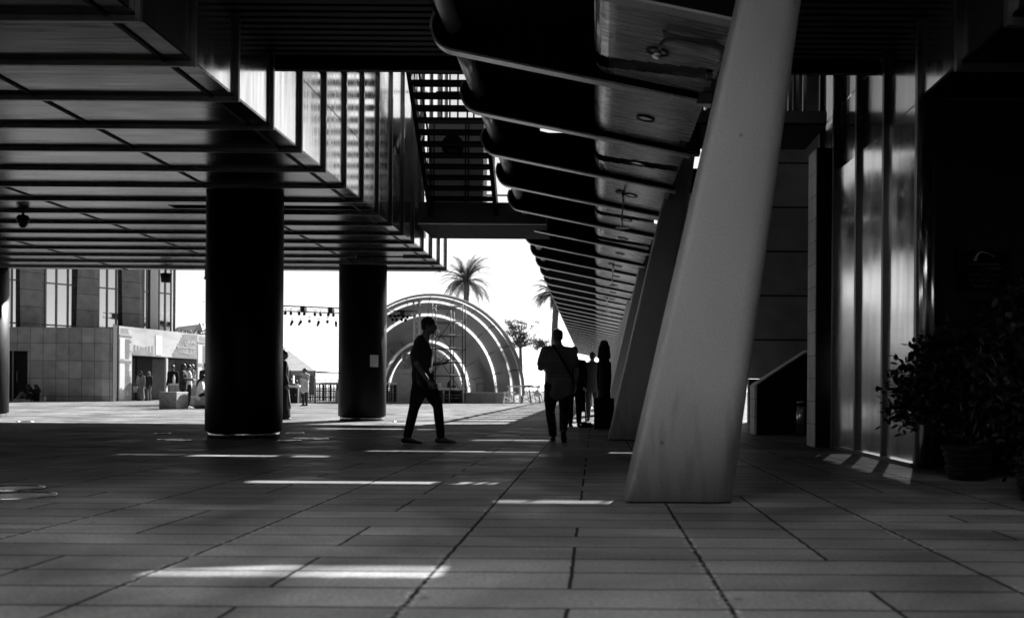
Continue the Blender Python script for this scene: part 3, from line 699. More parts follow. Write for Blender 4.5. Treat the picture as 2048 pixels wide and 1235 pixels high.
STAND = dict(hip=(0, 0, 0.93), chest=(0, 0.0, 1.30), neck=(0, -0.01, 1.47), head=(0, 0.02, 1.62), look=(0, 1, 0),
             sL=(-0.185, -0.01, 1.41), sR=(0.185, -0.01, 1.41), eL=(-0.225, -0.03, 1.13), eR=(0.225, -0.03, 1.13),
             wL=(-0.235, 0.05, 0.88), wR=(0.235, 0.05, 0.88), hL=(0, 0.15, -1), hR=(0, 0.15, -1), cL=0.5, cR=0.5,
             tL=(-0.09, 0, 0.90), tR=(0.09, 0, 0.90), kL=(-0.10, 0.02, 0.49), kR=(0.10, 0.02, 0.49),
             aL=(-0.10, -0.03, 0.09), aR=(0.10, -0.03, 0.09), fL=(-0.02, 1, -0.06), fR=(0.02, 1, -0.06))
def person(loc, yaw, label, pose=None, H=1.72, fat=1.0, vs=0.012, top='dark_cloth', legs='dark_cloth', shoe='leather', hair='short', sleeve='short',
           group=None, skirt=None, hem=0.05, hairmat='hair', skin='skin', glasses=False, coat=0.0, belly=0.0):
    J = dict(STAND); J.update(pose or {})
    k = H / 1.75
    for a, b in J.items():
        if isinstance(b, tuple): J[a] = Vector(b)
    t = thing('person', loc, label, 'person', group, yaw); t.scale = (k, k, k)
    hd, nk, ch, hp = J['head'], J['neck'], J['chest'], J['hip']
    lk = J['look'].normalized(); up = (hd - nk); up = (up - lk * up.dot(lk)).normalized(); sd = lk.cross(up)
    Rm = Matrix((sd, lk, up)).transposed()
    def hp_(x, y, z): return hd + sd * x + lk * y + up * z
    B = MB()
    # head: cranium, face, jaw, nose, brow, lips, ears
    B.sph(hp_(0, -0.012, 0.028), (0.074, 0.094, 0.092), rot=Rm, n=20, m=14)
    B.sph(hp_(0, 0.022, -0.02), (0.062, 0.068, 0.085), rot=Rm, n=18, m=12)
    B.sph(hp_(0, 0.048, -0.075), (0.036, 0.036, 0.033), rot=Rm)
    loft(B, [(hp_(0, 0.083, 0.012), 0.008, 0.010), (hp_(0, 0.100, -0.022), 0.012, 0.014)], sd, 8)
    B.sph(hp_(0, 0.100, -0.026), (0.015, 0.013, 0.010), rot=Rm)
    B.sph(hp_(0, 0.080, 0.026), (0.045, 0.014, 0.010), rot=Rm)
    B.sph(hp_(0, 0.084, -0.050), (0.022, 0.010, 0.006), rot=Rm); B.sph(hp_(0, 0.081, -0.061), (0.019, 0.010, 0.006), rot=Rm)
    for s_ in (-1, 1):
        B.sph(hp_(s_ * 0.028, 0.077, 0.006), (0.013, 0.008, 0.007), rot=Rm)
        B.sph(hp_(s_ * 0.076, -0.004, -0.002), (0.009, 0.019, 0.030), rot=Rm)
    loft(B, [(nk + Vector((0, 0, -0.03)), 0.062 * fat ** .5, 0.06), (nk.lerp(hd, 0.35), 0.052 * fat ** .5, 0.054), (hd + up * -0.05 - lk * 0.015, 0.050, 0.054)], sd)
    sh = J['sR'] - J['sL']; side = Vector((sh.x, sh.y, 0)); side = side.normalized() if side.length > .05 else Vector((1, 0, 0))
    shc = (J['sL'] + J['sR']) / 2; wst = hp.lerp(ch, 0.38); fw = side.cross(Vector((0, 0, 1))) * -1
    fwd = Vector((-side.y, side.x, 0))
    def torso(mb, g, zlow=0.0):
        loft(mb, [(hp - (ch - hp).normalized() * (0.06 + zlow), 0.155 * fat + g, 0.105 * fat + g), (hp + Vector((0, 0, 0.05)), 0.160 * fat + g, 0.112 * fat + g),
                  (wst + fwd * belly * 0.5, 0.145 * fat + g, (0.098 + belly * .5) * fat + g), (ch.lerp(wst, 0.45), 0.160 * fat + g, 0.110 * fat + g), (ch, 0.170 * fat + g, 0.112 * fat + g),
                  (ch.lerp(shc, 0.72), 0.158 * fat ** .5 + g, 0.095 + g), (shc + Vector((0, 0, 0.035)), 0.090 + g, 0.062 + g)], side, 20)
        loft(mb, [(J['sL'], 0.052 + g, 0.052 + g), (shc, 0.07 + g, 0.07 + g), (J['sR'], 0.052 + g, 0.052 + g)], fwd, 12)
    torso(B, -0.004)
    for q in 'LR':
        s, e, w = J['s' + q], J['e' + q], J['w' + q]
        loft(B, [(s, 0.047 * fat ** .5, 0.05), (mid(s, e, .4), 0.043 * fat ** .5, 0.045), (e, 0.036, 0.036), (mid(e, w, .3), 0.037, 0.034), (w, 0.023, 0.027)], Vector((1, 0, 0)))
        hd_ = J['h' + q].normalized(); sg = -1 if q == 'R' else 1
        pn = Vector((-1 if q == 'R' else 1, 0, 0))
        if ('p' + q) in J: pn = J['p' + q]
        hand(B, w, hd_, pn, J.get('s' + 'g' + q, sg), J['c' + q])
        th, kn, an, ft = J['t' + q], J['k' + q], J['a' + q], J['f' + q].normalized()
        loft(B, [(th, 0.082 * fat, 0.085), (mid(th, kn, .5), 0.068 * fat, 0.072), (kn, 0.050, 0.053), (mid(kn, an, .3), 0.050, 0.053), (mid(kn, an, .8), 0.032, 0.035), (an, 0.032, 0.035)], Vector((1, 0, 0)))
        loft(B, [(an - ft * 0.03 + Vector((0, 0, -0.04)), 0.034, 0.03), (an + ft * 0.14 + Vector((0, 0, -0.06)), 0.036, 0.02)], Vector((1, 0, 0)))
    voxel(B, 'body', skin, t, vs * 0.62 if vs < 0.01 else vs)
    # clothing
    T = MB(); torso(T, 0.016 + coat * .25, hem + coat)
    for q in 'LR':
        s, e, w = J['s' + q], J['e' + q], J['w' + q]
        if sleeve == 'short': loft(T, [(s, 0.064 * fat ** .5, 0.066), (mid(s, e, .5), 0.066 * fat ** .5, 0.068), (mid(s, e, .72), 0.066, 0.068)])
        elif sleeve == 'long': loft(T, [(s, 0.064 * fat ** .5, 0.066), (mid(s, e, .5), 0.058, 0.060), (e, 0.052, 0.052), (mid(e, w, .6), 0.044, 0.046), (mid(e, w, .93), 0.038, 0.040)])
    voxel(T, 'shirt' if not skirt else 'dress_top', top, t, vs)
    T = MB()
    if skirt:
        zb = skirt; f0 = (J['aL'] + J['aR']) / 2
        loft(T, [(hp, 0.18 * fat, 0.13), (Vector((hp.x * .6 + f0.x * .4, hp.y * .6 + f0.y * .4, hp.z * 0.6 + zb * .4)), 0.19 * fat, 0.17), (Vector((f0.x, f0.y, zb + 0.04)), 0.22 * fat, 0.21)], side, 20)
        voxel(T, 'skirt', legs, t, vs)
    else:
        loft(T, [(hp - Vector((0, 0, 0.03)), 0.158 * fat, 0.112 * fat), (hp + Vector((0, 0, 0.07)), 0.155 * fat, 0.108 * fat)], side, 18)
        for q in 'LR':
            th, kn, an = J['t' + q], J['k' + q], J['a' + q]
            loft(T, [(th, 0.098 * fat, 0.102 * fat), (mid(th, kn, .5), 0.084 * fat, 0.09 * fat), (kn, 0.067 * fat ** .5, 0.070), (mid(kn, an, .4), 0.064 * fat ** .5, 0.066), (mid(kn, an, .94), 0.054 * fat ** .5, 0.058)], Vector((1, 0, 0)))
        voxel(T, 'trousers', legs, t, vs)
    for q in 'LR':
        T = MB(); an, ft = J['a' + q], J['f' + q].normalized()
        loft(T, [(an - ft * 0.045 + Vector((0, 0, -0.045)), 0.040, 0.040), (an + ft * 0.05 + Vector((0, 0, -0.045)), 0.044, 0.043), (an + ft * 0.13 + Vector((0, 0, -0.062)), 0.047, 0.028), (an + ft * 0.19 + Vector((0, 0, -0.068)), 0.036, 0.020)], Vector((1, 0, 0)))
        loft(T, [(an + Vector((0, 0, -0.03)), 0.043, 0.045), (an + Vector((0, 0, 0.01)), 0.042, 0.045)], Vector((1, 0, 0)))
        voxel(T, 'shoe', shoe, t, vs * .8)
    T = MB()
    if hair == 'short':
        T.sph(hp_(0, -0.020, 0.040), (0.079, 0.098, 0.090), rot=Rm, n=20, m=14); T.sph(hp_(0, -0.055, -0.01), (0.066, 0.055, 0.06), rot=Rm)
    elif hair == 'bald':
        T.sph(hp_(0, -0.040, 0.000), (0.0765, 0.072, 0.05), rot=Rm)
    elif hair == 'long':
        T.sph(hp_(0, -0.018, 0.035), (0.086, 0.105, 0.095), rot=Rm, n=20, m=14)
        loft(T, [(hp_(0, -0.05, 0.0), 0.088, 0.06), (hp_(0, -0.075, -0.12), 0.10, 0.055), (hp_(0, -0.085, -0.26), 0.10, 0.045), (hp_(0, -0.08, -0.36), 0.07, 0.03)], sd)
    elif hair == 'curly':
        for i in range(26):
            a, b = rnd.uniform(0, 6.28), rnd.uniform(-0.3, 1.3)
            T.sph(hp_(0.085 * math.cos(a) * math.cos(b), -0.03 + 0.09 * math.sin(a) * math.cos(b) * (1 if math.sin(a) < 0 else .6), 0.045 + 0.075 * math.sin(b)), 0.038, 8, 6)
    elif hair == 'scarf':
        T.sph(hp_(0, -0.02, 0.030), (0.090, 0.108, 0.100), rot=Rm, n=20, m=14)
        loft(T, [(hp_(0, -0.035, -0.04), 0.085, 0.085), (nk + Vector((0, 0, 0.0)), 0.10, 0.09), (nk - Vector((0, 0, 0.09)), 0.14, 0.10)], sd, 16)
    voxel(T, 'headscarf' if hair == 'scarf' else 'hair', hairmat, t, vs * .8)
    if glasses:
        T = MB()
        for s_ in (-1, 1):
            T.tube([hp_(s_ * 0.030 + 0.022 * math.cos(a_), 0.094 - 0.004 * abs(math.cos(a_)), 0.004 + 0.017 * math.sin(a_)) for a_ in [i * math.pi / 6 for i in range(13)]], 0.0022, 6)
            T.tube([hp_(s_ * 0.052, 0.090, 0.008), hp_(s_ * 0.072, 0.05, 0.008), hp_(s_ * 0.080, -0.005, 0.004)], 0.002, 6)
        T.tube([hp_(-0.009, 0.096, 0.006), hp_(0.009, 0.096, 0.006)], 0.002, 6)
        T.build('glasses', 'dark_metal', t, local=True)
    return t
def inside(t, mb, name, m, label=None):
    o = mb.build(name, m, t, local=True)
    if label: o['label'] = label
    return o

# the walking man: seen from his right side, faces +X. local frame: +Y forward, so yaw = -90
mg = P(850, 891, 13.6)
man = person((mg.x, mg.y, 0), R(-90), 'man in a t-shirt walking to the right, looking ahead, phone held out in front', dict(
    hip=(0, -0.035, 0.90), chest=(0, -0.055, 1.24), neck=(0, -0.015, 1.43), head=(0, 0.045, 1.60), look=(0, 1, -0.08),
    sR=(0.175, -0.065, 1.37), sL=(-0.175, -0.045, 1.38), eR=(0.215, -0.085, 1.08), wR=(0.19, 0.075, 0.85), hR=(-0.05, 0.75, -0.55), pR=(-1, 0, -0.2), cR=0.7,
    eL=(-0.20, -0.03, 1.09), wL=(-0.15, 0.175, 1.10), hL=(0.1, 1, 0.12), pL=(0.5, 0, 1), cL=0.75,
    tR=(0.085, -0.03, 0.87), kR=(0.095, -0.135, 0.49), aR=(0.10, -0.225, 0.10), fR=(0.02, 1, -0.03),
    tL=(-0.085, -0.02, 0.87), kL=(-0.09, 0.155, 0.52), aL=(-0.10, 0.20, 0.095), fL=(-0.02, 1, 0.0)),
    H=1.75, vs=0.009, fat=1.2, top='dark_cloth', legs='black_cloth', hair='short', glasses=True)
ph = thing('mobile_phone', (mg.x + 0.29, mg.y + 0.15, 1.11), 'flat mobile phone held in the walking man\'s forward hand', 'phone')
m_ = MB(); m_.bar((mg.x + 0.23, mg.y + 0.135, 1.150), (mg.x + 0.375, mg.y + 0.13, 1.155), 0.07, 0.009); m_.build('case', 'dark_metal', ph)

# pair walking away on the right
g1 = P(1116, 883, 14.3)
big = person((g1.x, g1.y, 0), R(4), 'heavy man in a striped polo seen from behind, strap across his back', dict(
    hip=(0.02, 0, 0.86), chest=(0.0, 0.03, 1.24), neck=(0.0, 0.03, 1.45), head=(-0.02, 0.06, 1.59), look=(-0.45, 1, -0.1),
    sL=(-0.20, 0.02, 1.38), sR=(0.20, 0.02, 1.37), eL=(-0.285, 0.04, 1.10), wL=(-0.22, 0.24, 1.12), hL=(0.3, 1, 0.1),
    eR=(0.27, -0.02, 1.10), wR=(0.27, 0.08, 0.88), tL=(-0.10, 0, 0.84), tR=(0.11, 0, 0.84), kL=(-0.12, 0.10, 0.48), kR=(0.09, 0.0, 0.47),
    aL=(-0.075, 0.02, 0.10), aR=(0.075, -0.22, 0.19), fR=(0.1, 0.8, -0.7)), H=1.66, fat=1.22, hem=0.04, vs=0.010, top='striped_shirt' if 'striped_shirt' in MATS else 'dark_cloth', legs='black_cloth', belly=0.05)
m_ = MB(); m_.tube([(-0.09, -0.06, 1.46), (0.0, -0.135, 1.33), (0.10, -0.165, 1.15), (0.20, -0.14, 0.98), (0.23, -0.05, 0.90)], 0.02, 8); inside(big, m_, 'shoulder_strap', 'black_cloth')
g2 = P(1148, 855, 19.8)
sweep = person((g2.x, g2.y, 0), R(-8), 'man in dark clothes just ahead of the heavy man, seen from behind', dict(
    sL=(-0.19, 0, 1.40), sR=(0.20, 0, 1.39), eR=(0.25, -0.02, 1.12), wR=(0.23, 0.04, 0.87), kL=(-0.10, 0.10, 0.50), aL=(-0.10, 0.12, 0.10), kR=(0.10, 0.02, 0.49), aR=(0.12, -0.10, 0.12)),
    H=1.62, fat=1.08, vs=0.012, top='black_cloth', legs='black_cloth', sleeve='long')
bgp = P(1163, 795, 19.8); bag = thing('tote_bag', (bgp.x, bgp.y, 0.5), 'dark bag hanging from the hand of the man in dark clothes', 'bag')
m_ = MB(); m_.prism([(bgp.x - 0.10, 0.35), (bgp.x + 0.08, 0.33), (bgp.x + 0.07, 0.74), (bgp.x - 0.03, 0.78)], bgp.y - 0.02, bgp.y + 0.05); m_.build('pouch', 'black_cloth', bag, bevel=0.015)
m_ = MB(); m_.tube([(bgp.x - 0.03, bgp.y, 0.77), (bgp.x + 0.0, bgp.y, 0.86), (bgp.x + 0.06, bgp.y, 0.74)], 0.008, 6); m_.build('handle', 'black_cloth', bag)
bp_ = P(1172, 848, 20.2); br = thing('floor_squeegee', (bp_.x, bp_.y, 0), 'long-handled broom standing upright with its head on the paving', 'broom')
m_ = MB(); m_.tube([(bp_.x, bp_.y, 0.08), (bp_.x - 0.05, bp_.y, 0.72)], 0.013, 8); m_.build('handle', 'dark_metal', br)
m_ = MB(); m_.prism([(bp_.x - 0.15, 0.0), (bp_.x + 0.14, 0.0), (bp_.x + 0.15, 0.045), (bp_.x + 0.09, 0.10), (bp_.x - 0.09, 0.10), (bp_.x - 0.16, 0.045)], bp_.y - 0.03, bp_.y + 0.03); m_.build('head', 'black_cloth', br, bevel=0.006)

# statue on its plinth by the leaning columns
sp0 = P(1206, 857, 19.4); stt = thing('stone_statue', (sp0.x, sp0.y, 0), 'dark round-headed standing statue on a black plinth beside the leaning columns', 'statue')
x0, x1 = GX(1188, 850, sp0.y), GX(1228, 850, sp0.y)
m_ = MB(); m_.box(x0, x1, sp0.y, sp0.y + 0.5, 0, 0.60); m_.build('plinth', 'black_paint', stt, bevel=0.01)
m_ = MB(); cx = GX(1208, 760, sp0.y + .2)
yb = sp0.y + 0.25
loft(m_, [((cx + 0.005, yb, 0.60), 0.135, 0.16), ((cx + 0.005, yb, 1.0), 0.125, 0.15), ((cx, yb, 1.30), 0.115, 0.12), ((cx, yb, 1.36), 0.10, 0.10)], Vector((1, 0, 0)), 20)
loft(m_, [((cx - 0.002, yb, 1.33), 0.105, 0.10), ((cx, yb, 1.50), 0.100, 0.11), ((cx, yb, 1.60), 0.097, 0.10), ((cx, yb, 1.655), 0.092, 0.09)], Vector((1, 0, 0)), 20)
for s_ in (-1, 1):
    loft(m_, [((cx + s_ * 0.115, yb, 1.28), 0.03, 0.05), ((cx + s_ * 0.125, yb - .02, 1.0), 0.028, 0.045), ((cx + s_ * 0.11, yb - .05, 0.78), 0.025, 0.04)], Vector((1, 0, 0)), 10)
    loft(m_, [((cx + s_ * 0.085, yb - 0.02, 1.60), 0.03, 0.05), ((cx + s_ * 0.100, yb - 0.03, 1.40), 0.034, 0.05)], Vector((1, 0, 0)), 10)
voxel(m_, 'figure', 'stone_dark' if 'stone_dark' in MATS else 'column_paint', None, 0.012); f_ = bpy.data.objects[-1] if False else [o for o in COL.objects if o.name.startswith('figure')][-1]
f_.parent = stt; f_.matrix_parent_inverse = Matrix.Translation(-Vector((sp0.x, sp0.y, 0)))
g3 = P(1184, 845, 24.5)
person((g3.x, g3.y, 0), R(10), 'person in dark clothes half hidden behind the statue, one arm raised', dict(eL=(-0.30, 0.10, 1.20), wL=(-0.10, 0.22, 1.42), hL=(0.4, 0.3, 1), eR=(0.24, 0, 1.13)), H=1.70, vs=0.013, top='dark_cloth', sleeve='long')
g4 = P(1178, 822, 42)
person((g4.x, g4.y, 0), R(180), 'person in a pale top standing far beyond the second walker', dict(), H=1.65, vs=0.016, top='light_cloth', legs='grey_cloth', sleeve='long')
# girl with phone on the plaza
g5 = P(609, 813, 43)
person((g5.x, g5.y, 0), R(150), 'woman in a long pale shirt standing in the sun between the round columns', dict(
    eL=(-0.27, 0.05, 1.18), wL=(-0.12, 0.26, 1.30), hL=(0.3, 0.6, 0.8), eR=(0.24, 0.02, 1.14), wR=(0.12, 0.22, 1.10), hR=(-0.6, 0.8, 0.2)), H=1.62, vs=0.014, top='light_cloth', legs='dark_cloth', hair='curly', sleeve='long', coat=0.12)
# woman by the nearest round column
g6 = P(566, 843, 24)
w6 = person((g6.x, g6.y, 0), R(-60), 'woman in a long black dress stepping out from behind the nearest round column', dict(), H=1.68, vs=0.013, top='black_cloth', legs='black_cloth', hair='long', sleeve='long', skirt=0.06)
m_ = MB(); loft(m_, [((0.30, 0.05, 0.72), 0.03, 0.02), ((0.34, 0.05, 0.5), 0.06, 0.04), ((0.42, 0.05, 0.30), 0.11, 0.05)]); 
hb = MB(); hb.v = m_.v; hb.f = m_.f; hb.sm = m_.sm
inside(w6, hb, 'jacket_over_arm', 'grey_cloth')

# left group around the stone counter
def far(px, py, d, yaw, label, pose=None, **k):
    q = P(px, py, d); return person((q.x, q.y, 0), R(yaw), label, pose, vs=k.pop('vs', 0.014), **k)
ARMS = dict(eL=(-0.22, 0.04, 1.14), wL=(-0.08, 0.26, 1.14), hL=(0.4, 1, 0.1), eR=(0.22, 0.04, 1.14), wR=(0.08, 0.26, 1.12), hR=(-0.4, 1, 0.1))
far(366, 823, 36, -80, 'woman with long black hair in a dark jacket leaning on the stone counter', ARMS, H=1.62, top='dark_cloth', legs='black_cloth', hair='long', sleeve='long', coat=0.05, shoe='white_cloth', fat=1.1)
far(377, 821, 36.6, -60, 'young man in a white t-shirt eating beside the long-haired woman', dict(ARMS, wL=(-0.05, 0.2, 1.36), hL=(0.2, 0.2, 1)), H=1.60, top='white_cloth', legs='black_cloth', shoe='white_cloth')
far(384, 815, 39, 130, 'bald man in a grey shirt behind the stone counter', ARMS, H=1.68, top='grey_cloth', hair='bald', sleeve='long')
far(345, 812, 40, 170, 'person in black standing in the shade behind the stone counter', dict(), H=1.66, top='black_cloth', sleeve='long')
SIT = dict(hip=(0, 0, 0.50), chest=(0, 0.05, 0.85), neck=(0, 0.08, 1.03), head=(0, 0.13, 1.16), look=(0, 1, -0.5), sL=(-0.18, 0.06, 0.98), sR=(0.18, 0.06, 0.98),
           eL=(-0.22, 0.12, 0.72), eR=(0.22, 0.12, 0.72), wL=(-0.08, 0.34, 0.72), wR=(0.08, 0.34, 0.70), hL=(0.3, 1, 0), hR=(-0.3, 1, 0),
           tL=(-0.09, 0.03, 0.50), tR=(0.09, 0.03, 0.50), kL=(-0.11, 0.44, 0.50), kR=(0.11, 0.44, 0.50), aL=(-0.11, 0.42, 0.09), aR=(0.11, 0.42, 0.09))
far(399, 823, 35.8, -75, 'seated woman in a white shirt with black hair, bent over a phone', SIT, H=1.66, top='white_cloth', legs='black_cloth', hair='long', sleeve='long')
far(411, 823, 36.2, -150, 'seated person in a pale patterned shirt, half hidden by the nearest round column', SIT, H=1.66, top='light_cloth', legs='black_cloth', sleeve='long')
far(411, 812, 40.0, 40, 'person in black with curly hair standing behind the two seated people', dict(), H=1.72, top='black_cloth', hair='curly', sleeve='short')
# two women in the doorway
ROBE = dict(eR=(0.24, 0, 1.12), wR=(0.25, 0.05, 0.88))
wa = far(281, 806, 55.5, 175, 'woman in a patterned grey robe with a printed bag in the booth doorway', ROBE, H=1.66, top='grey_cloth', legs='grey_cloth', hair='scarf', hairmat='black_cloth', sleeve='long', skirt=0.12, vs=0.018)
m_ = MB(); m_.box(0.20, 0.42, -0.04, 0.04, 0.50, 0.86); inside(wa, m_, 'printed_bag', 'paper')
far(297, 805, 56.5, 165, 'woman in dark top and grey trousers in the booth doorway', ROBE, H=1.66, top='dark_cloth', legs='grey_cloth', hair='scarf', hairmat='grey_cloth', sleeve='long', vs=0.018)
# two women sitting on the ground against the stone wall
GS = dict(hip=(0, 0, 0.12), chest=(0, -0.02, 0.48), neck=(0, 0.0, 0.66), head=(0.0, 0.05, 0.80), look=(0.5, 0.8, -0.5), sL=(-0.18, 0.0, 0.61), sR=(0.18, 0.0, 0.61),
          eL=(-0.24, 0.14, 0.40), eR=(0.24, 0.14, 0.40), wL=(-0.10, 0.34, 0.48), wR=(0.10, 0.34, 0.46), hL=(0.4, 1, 0), hR=(-0.4, 1, 0),
          tL=(-0.09, 0.05, 0.12), tR=(0.09, 0.05, 0.12), kL=(-0.12, 0.38, 0.45), kR=(0.12, 0.36, 0.46), aL=(-0.12, 0.62, 0.09), aR=(0.12, 0.60, 0.09))
far(58, 802, 51.2, 140, 'woman with long dark hair and pale trousers sitting on the ground by the dark door', GS, H=1.65, top='black_cloth', legs='grey_cloth', hair='long', sleeve='long', shoe='light_cloth', vs=0.016)
far(73, 803, 51.2, 165, 'woman all in black sitting on the ground against the stone wall', GS, H=1.65, top='black_cloth', legs='black_cloth', hair='long', sleeve='long', shoe='light_cloth', vs=0.016)
# seated at the white table by the tent
far(585, 806, 52, 160, 'grey-haired person sitting at the white table by the tent', SIT, H=1.7, top='grey_cloth', vs=0.02)
far(592, 806, 52.5, 200, 'person in a white shirt sitting at the white table by the tent', SIT, H=1.6, top='white_cloth', vs=0.02)
# ================================================================== LETTERING
FORMS = {'ا': (0xFE8D, 0xFE8E, None, None), 'ب': (0xFE8F, 0xFE90, 0xFE91, 0xFE92), 'ة': (0xFE93, 0xFE94, None, None), 'ت': (0xFE95, 0xFE96, 0xFE97, 0xFE98),
    'خ': (0xFEA5, 0xFEA6, 0xFEA7, 0xFEA8), 'د': (0xFEA9, 0xFEAA, None, None), 'ر': (0xFEAD, 0xFEAE, None, None), 'ز': (0xFEAF, 0xFEB0, None, None), 'س': (0xFEB1, 0xFEB2, 0xFEB3, 0xFEB4),
    'ك': (0xFED9, 0xFEDA, 0xFEDB, 0xFEDC), 'ل': (0xFEDD, 0xFEDE, 0xFEDF, 0xFEE0), 'م': (0xFEE1, 0xFEE2, 0xFEE3, 0xFEE4), 'ن': (0xFEE5, 0xFEE6, 0xFEE7, 0xFEE8),
    'و': (0xFEED, 0xFEEE, None, None), 'ي': (0xFEF1, 0xFEF2, 0xFEF3, 0xFEF4), 'ع': (0xFEC9, 0xFECA, 0xFECB, 0xFECC), 'ض': (0xFEBD, 0xFEBE, 0xFEBF, 0xFEC0), 'ر': (0xFEAD, 0xFEAE, None, None),
    'إ': (0xFE87, 0xFE88, None, None), 'ف': (0xFED1, 0xFED2, 0xFED3, 0xFED4), 'ه': (0xFEE9, 0xFEEA, 0xFEEB, 0xFEEC)}
def arabic(t):
    out = []
    for w in t.split(' '):
        s = ''
        for i, c in enumerate(w):
            if c not in FORMS: s += c; continue
            pj = i > 0 and w[i - 1] in FORMS and FORMS[w[i - 1]][2] is not None
            nj = i + 1 < len(w) and w[i + 1] in FORMS and FORMS[c][2] is not None
            s += chr(FORMS[c][3] if pj and nj else FORMS[c][1] if pj else FORMS[c][2] if nj else FORMS[c][0])
        out.append(s[::-1])
    return ' '.join(out[::-1])
def text(body, size, origin, xdir, m, parent, name='lettering', align='CENTER', depth=0.001):
    c = bpy.data.curves.new('t', 'FONT'); c.body = body; c.size = size; c.align_x = align; c.extrude = depth
    o = bpy.data.objects.new('t', c); COL.objects.link(o)
    dg = bpy.context.evaluated_depsgraph_get(); dg.update()
    me = bpy.data.meshes.new_from_object(o.evaluated_get(dg)); bpy.data.objects.remove(o); bpy.data.curves.remove(c)
    x = Vector(xdir).normalized(); z = Vector((0, 0, 1)); nrm = x.cross(z)
    off = wloc(parent)
    for v in me.vertices: p = Vector(origin) + x * v.co.x + z * v.co.y + nrm * v.co.z; v.co = p - off
    me.materials.clear(); me.materials.append(M(m)); me.name = name
    ob = bpy.data.objects.new(name, me); COL.objects.link(ob); ob.parent = parent
    return ob
# round sign on the kiosk
text('ORION', rr * 0.52, (cpt.x, 20.832, cpt.z - 0.01), (1, 0, 0), 'sign_grey', kk, depth=0.002)
text('CAFE', rr * 0.30, (cpt.x, 20.832, cpt.z - rr * 0.62), (1, 0, 0), 'sign_grey', kk, depth=0.002)
# plaque at the entrance on the right
px0, px1, pz0, pz1 = GX(1912, 580, WY), GX(2020, 580, WY), GZ(1966, 580, WY), GZ(1966, 503, WY)
pq = thing('wall_plaque', ((px0 + px1) / 2, WY, pz0), 'black wall plaque with arch emblem and entrance lettering above the bushes', 'plaque')
m_ = MB(); m_.box(px0, px1, WY - 0.025, WY - 0.002, pz0, pz0 + (pz1 - pz0) * 0.48); m_.box(px0, px1, WY - 0.025, WY - 0.002, pz0 + (pz1 - pz0) * 0.50, pz1); m_.build('panel', 'plaque_black', pq, bevel=0.002)
pw = px1 - px0; ph_ = pz1 - pz0; cxp = (px0 + px1) / 2; yf = WY - 0.028
text('BIBLIOTHECA ALEXANDRINA', 0.028, (cxp - pw * 0.06, yf, pz0 + ph_ * 0.64), (1, 0, 0), 'sign_grey', pq)
text(arabic('مكتبة الإسكندرية'), 0.034, (cxp + pw * 0.12, yf, pz0 + ph_ * 0.53), (1, 0, 0), 'sign_grey', pq)
text(arabic('مدخل كبار الزوار'), 0.050, (cxp, yf, pz0 + ph_ * 0.355), (1, 0, 0), 'sign_grey', pq)
text('VIP ENTRANCE', 0.044, (cxp, yf, pz0 + ph_ * 0.20), (1, 0, 0), 'sign_grey', pq)
text('ENTREE VIP', 0.040, (cxp, yf, pz0 + ph_ * 0.06), (1, 0, 0), 'sign_grey', pq)
m_ = MB(); ax, az = px0 + pw * 0.29, pz0 + ph_ * 0.75
outer = [(0, 0), (0.025, 0.05), (0.055, 0.085), (0.095, 0.095), (0.15, 0.080), (0.20, 0.05), (0.235, 0.015)]
inner = [(0.043, 0), (0.043, 0.035), (0.062, 0.072), (0.095, 0.086), (0.15, 0.074), (0.20, 0.047), (0.235, 0.015)]
for (a, b), (c, d) in zip(zip(outer, inner), list(zip(outer, inner))[1:]):
    m_.add([(ax + q[0], yf + 0.0, az + q[1]) for q in (a, b, d, c)], [(0, 1, 2, 3)])
m_.build('emblem', 'print_mid', pq)

# ================================================================== PLAZA: LEFT BUILDING
lbd = thing('stone_building', (-30, 52, 0), 'granite-clad building at far left with tall tapering piers and glazed bays', 'building')
D0 = 52.0
xa, xb = -40.0, GX(205, 700, D0); ztop = GZ(110, 654, D0)
dx0, dx1, dz1 = GX(12, 750, D0), GX(55, 750, D0), GZ(30, 701, D0)
m_ = MB(); m_.box(xa, dx0, D0, D0 + 1.5, 0, ztop); m_.box(dx0, dx1, D0, D0 + 1.5, dz1, ztop); m_.hexa([(dx1, D0, 0), (xb, D0, 0), (xb - 0.35, D0 + 1.5, 0), (dx1, D0 + 1.5, 0)], [(dx1, D0, ztop), (xb, D0, ztop), (xb - 0.35, D0 + 1.5, ztop), (dx1, D0 + 1.5, ztop)])
m_.add([(xb, D0, 0), (xb + 0.36, D0 + 0.35, 0), (xb - 0.35, D0 + 1.5, 0), (xb, D0, ztop), (xb + 0.36, D0 + 0.35, ztop), (xb - 0.35, D0 + 1.5, ztop)], [(0, 1, 4, 3), (1, 2, 5, 4), (3, 4, 5), (2, 1, 0)])
m_.build('base_wall', 'stone_wall', lbd)
m_ = MB(); m_.box(dx0, dx1, D0 + 0.35, D0 + 0.42, 0, dz1); dr = m_.build('door', 'black_paint', lbd)
m_ = MB(); xm = GX(19, 750, D0); m_.box(xm - 0.04, xm + 0.04, D0 + 0.28, D0 + 0.34, 0, dz1); m_.box(dx0, dx1, D0 + 0.28, D0 + 0.34, 0, 0.10); m_.build('door_frame', 'grey_metal', dr)
m_ = MB(); xh = GX(29, 760, D0); m_.tube([(xh, D0 + 0.3, 0.95), (xh, D0 + 0.22, 1.0), (xh, D0 + 0.22, 1.5), (xh, D0 + 0.3, 1.55)], 0.02, 8); m_.build('handle', 'grey_metal', dr)
def on_line(A, B, px):      # the point of the line A-B (plan) that lies in the direction of px
    s_ = GX(px, 700, 1.0); dx, dy = B[0] - A[0], B[1] - A[1]; t = (A[0] - s_ * A[1]) / (s_ * dy - dx); return Vector((A[0] + t * dx, A[1] + t * dy, 0))
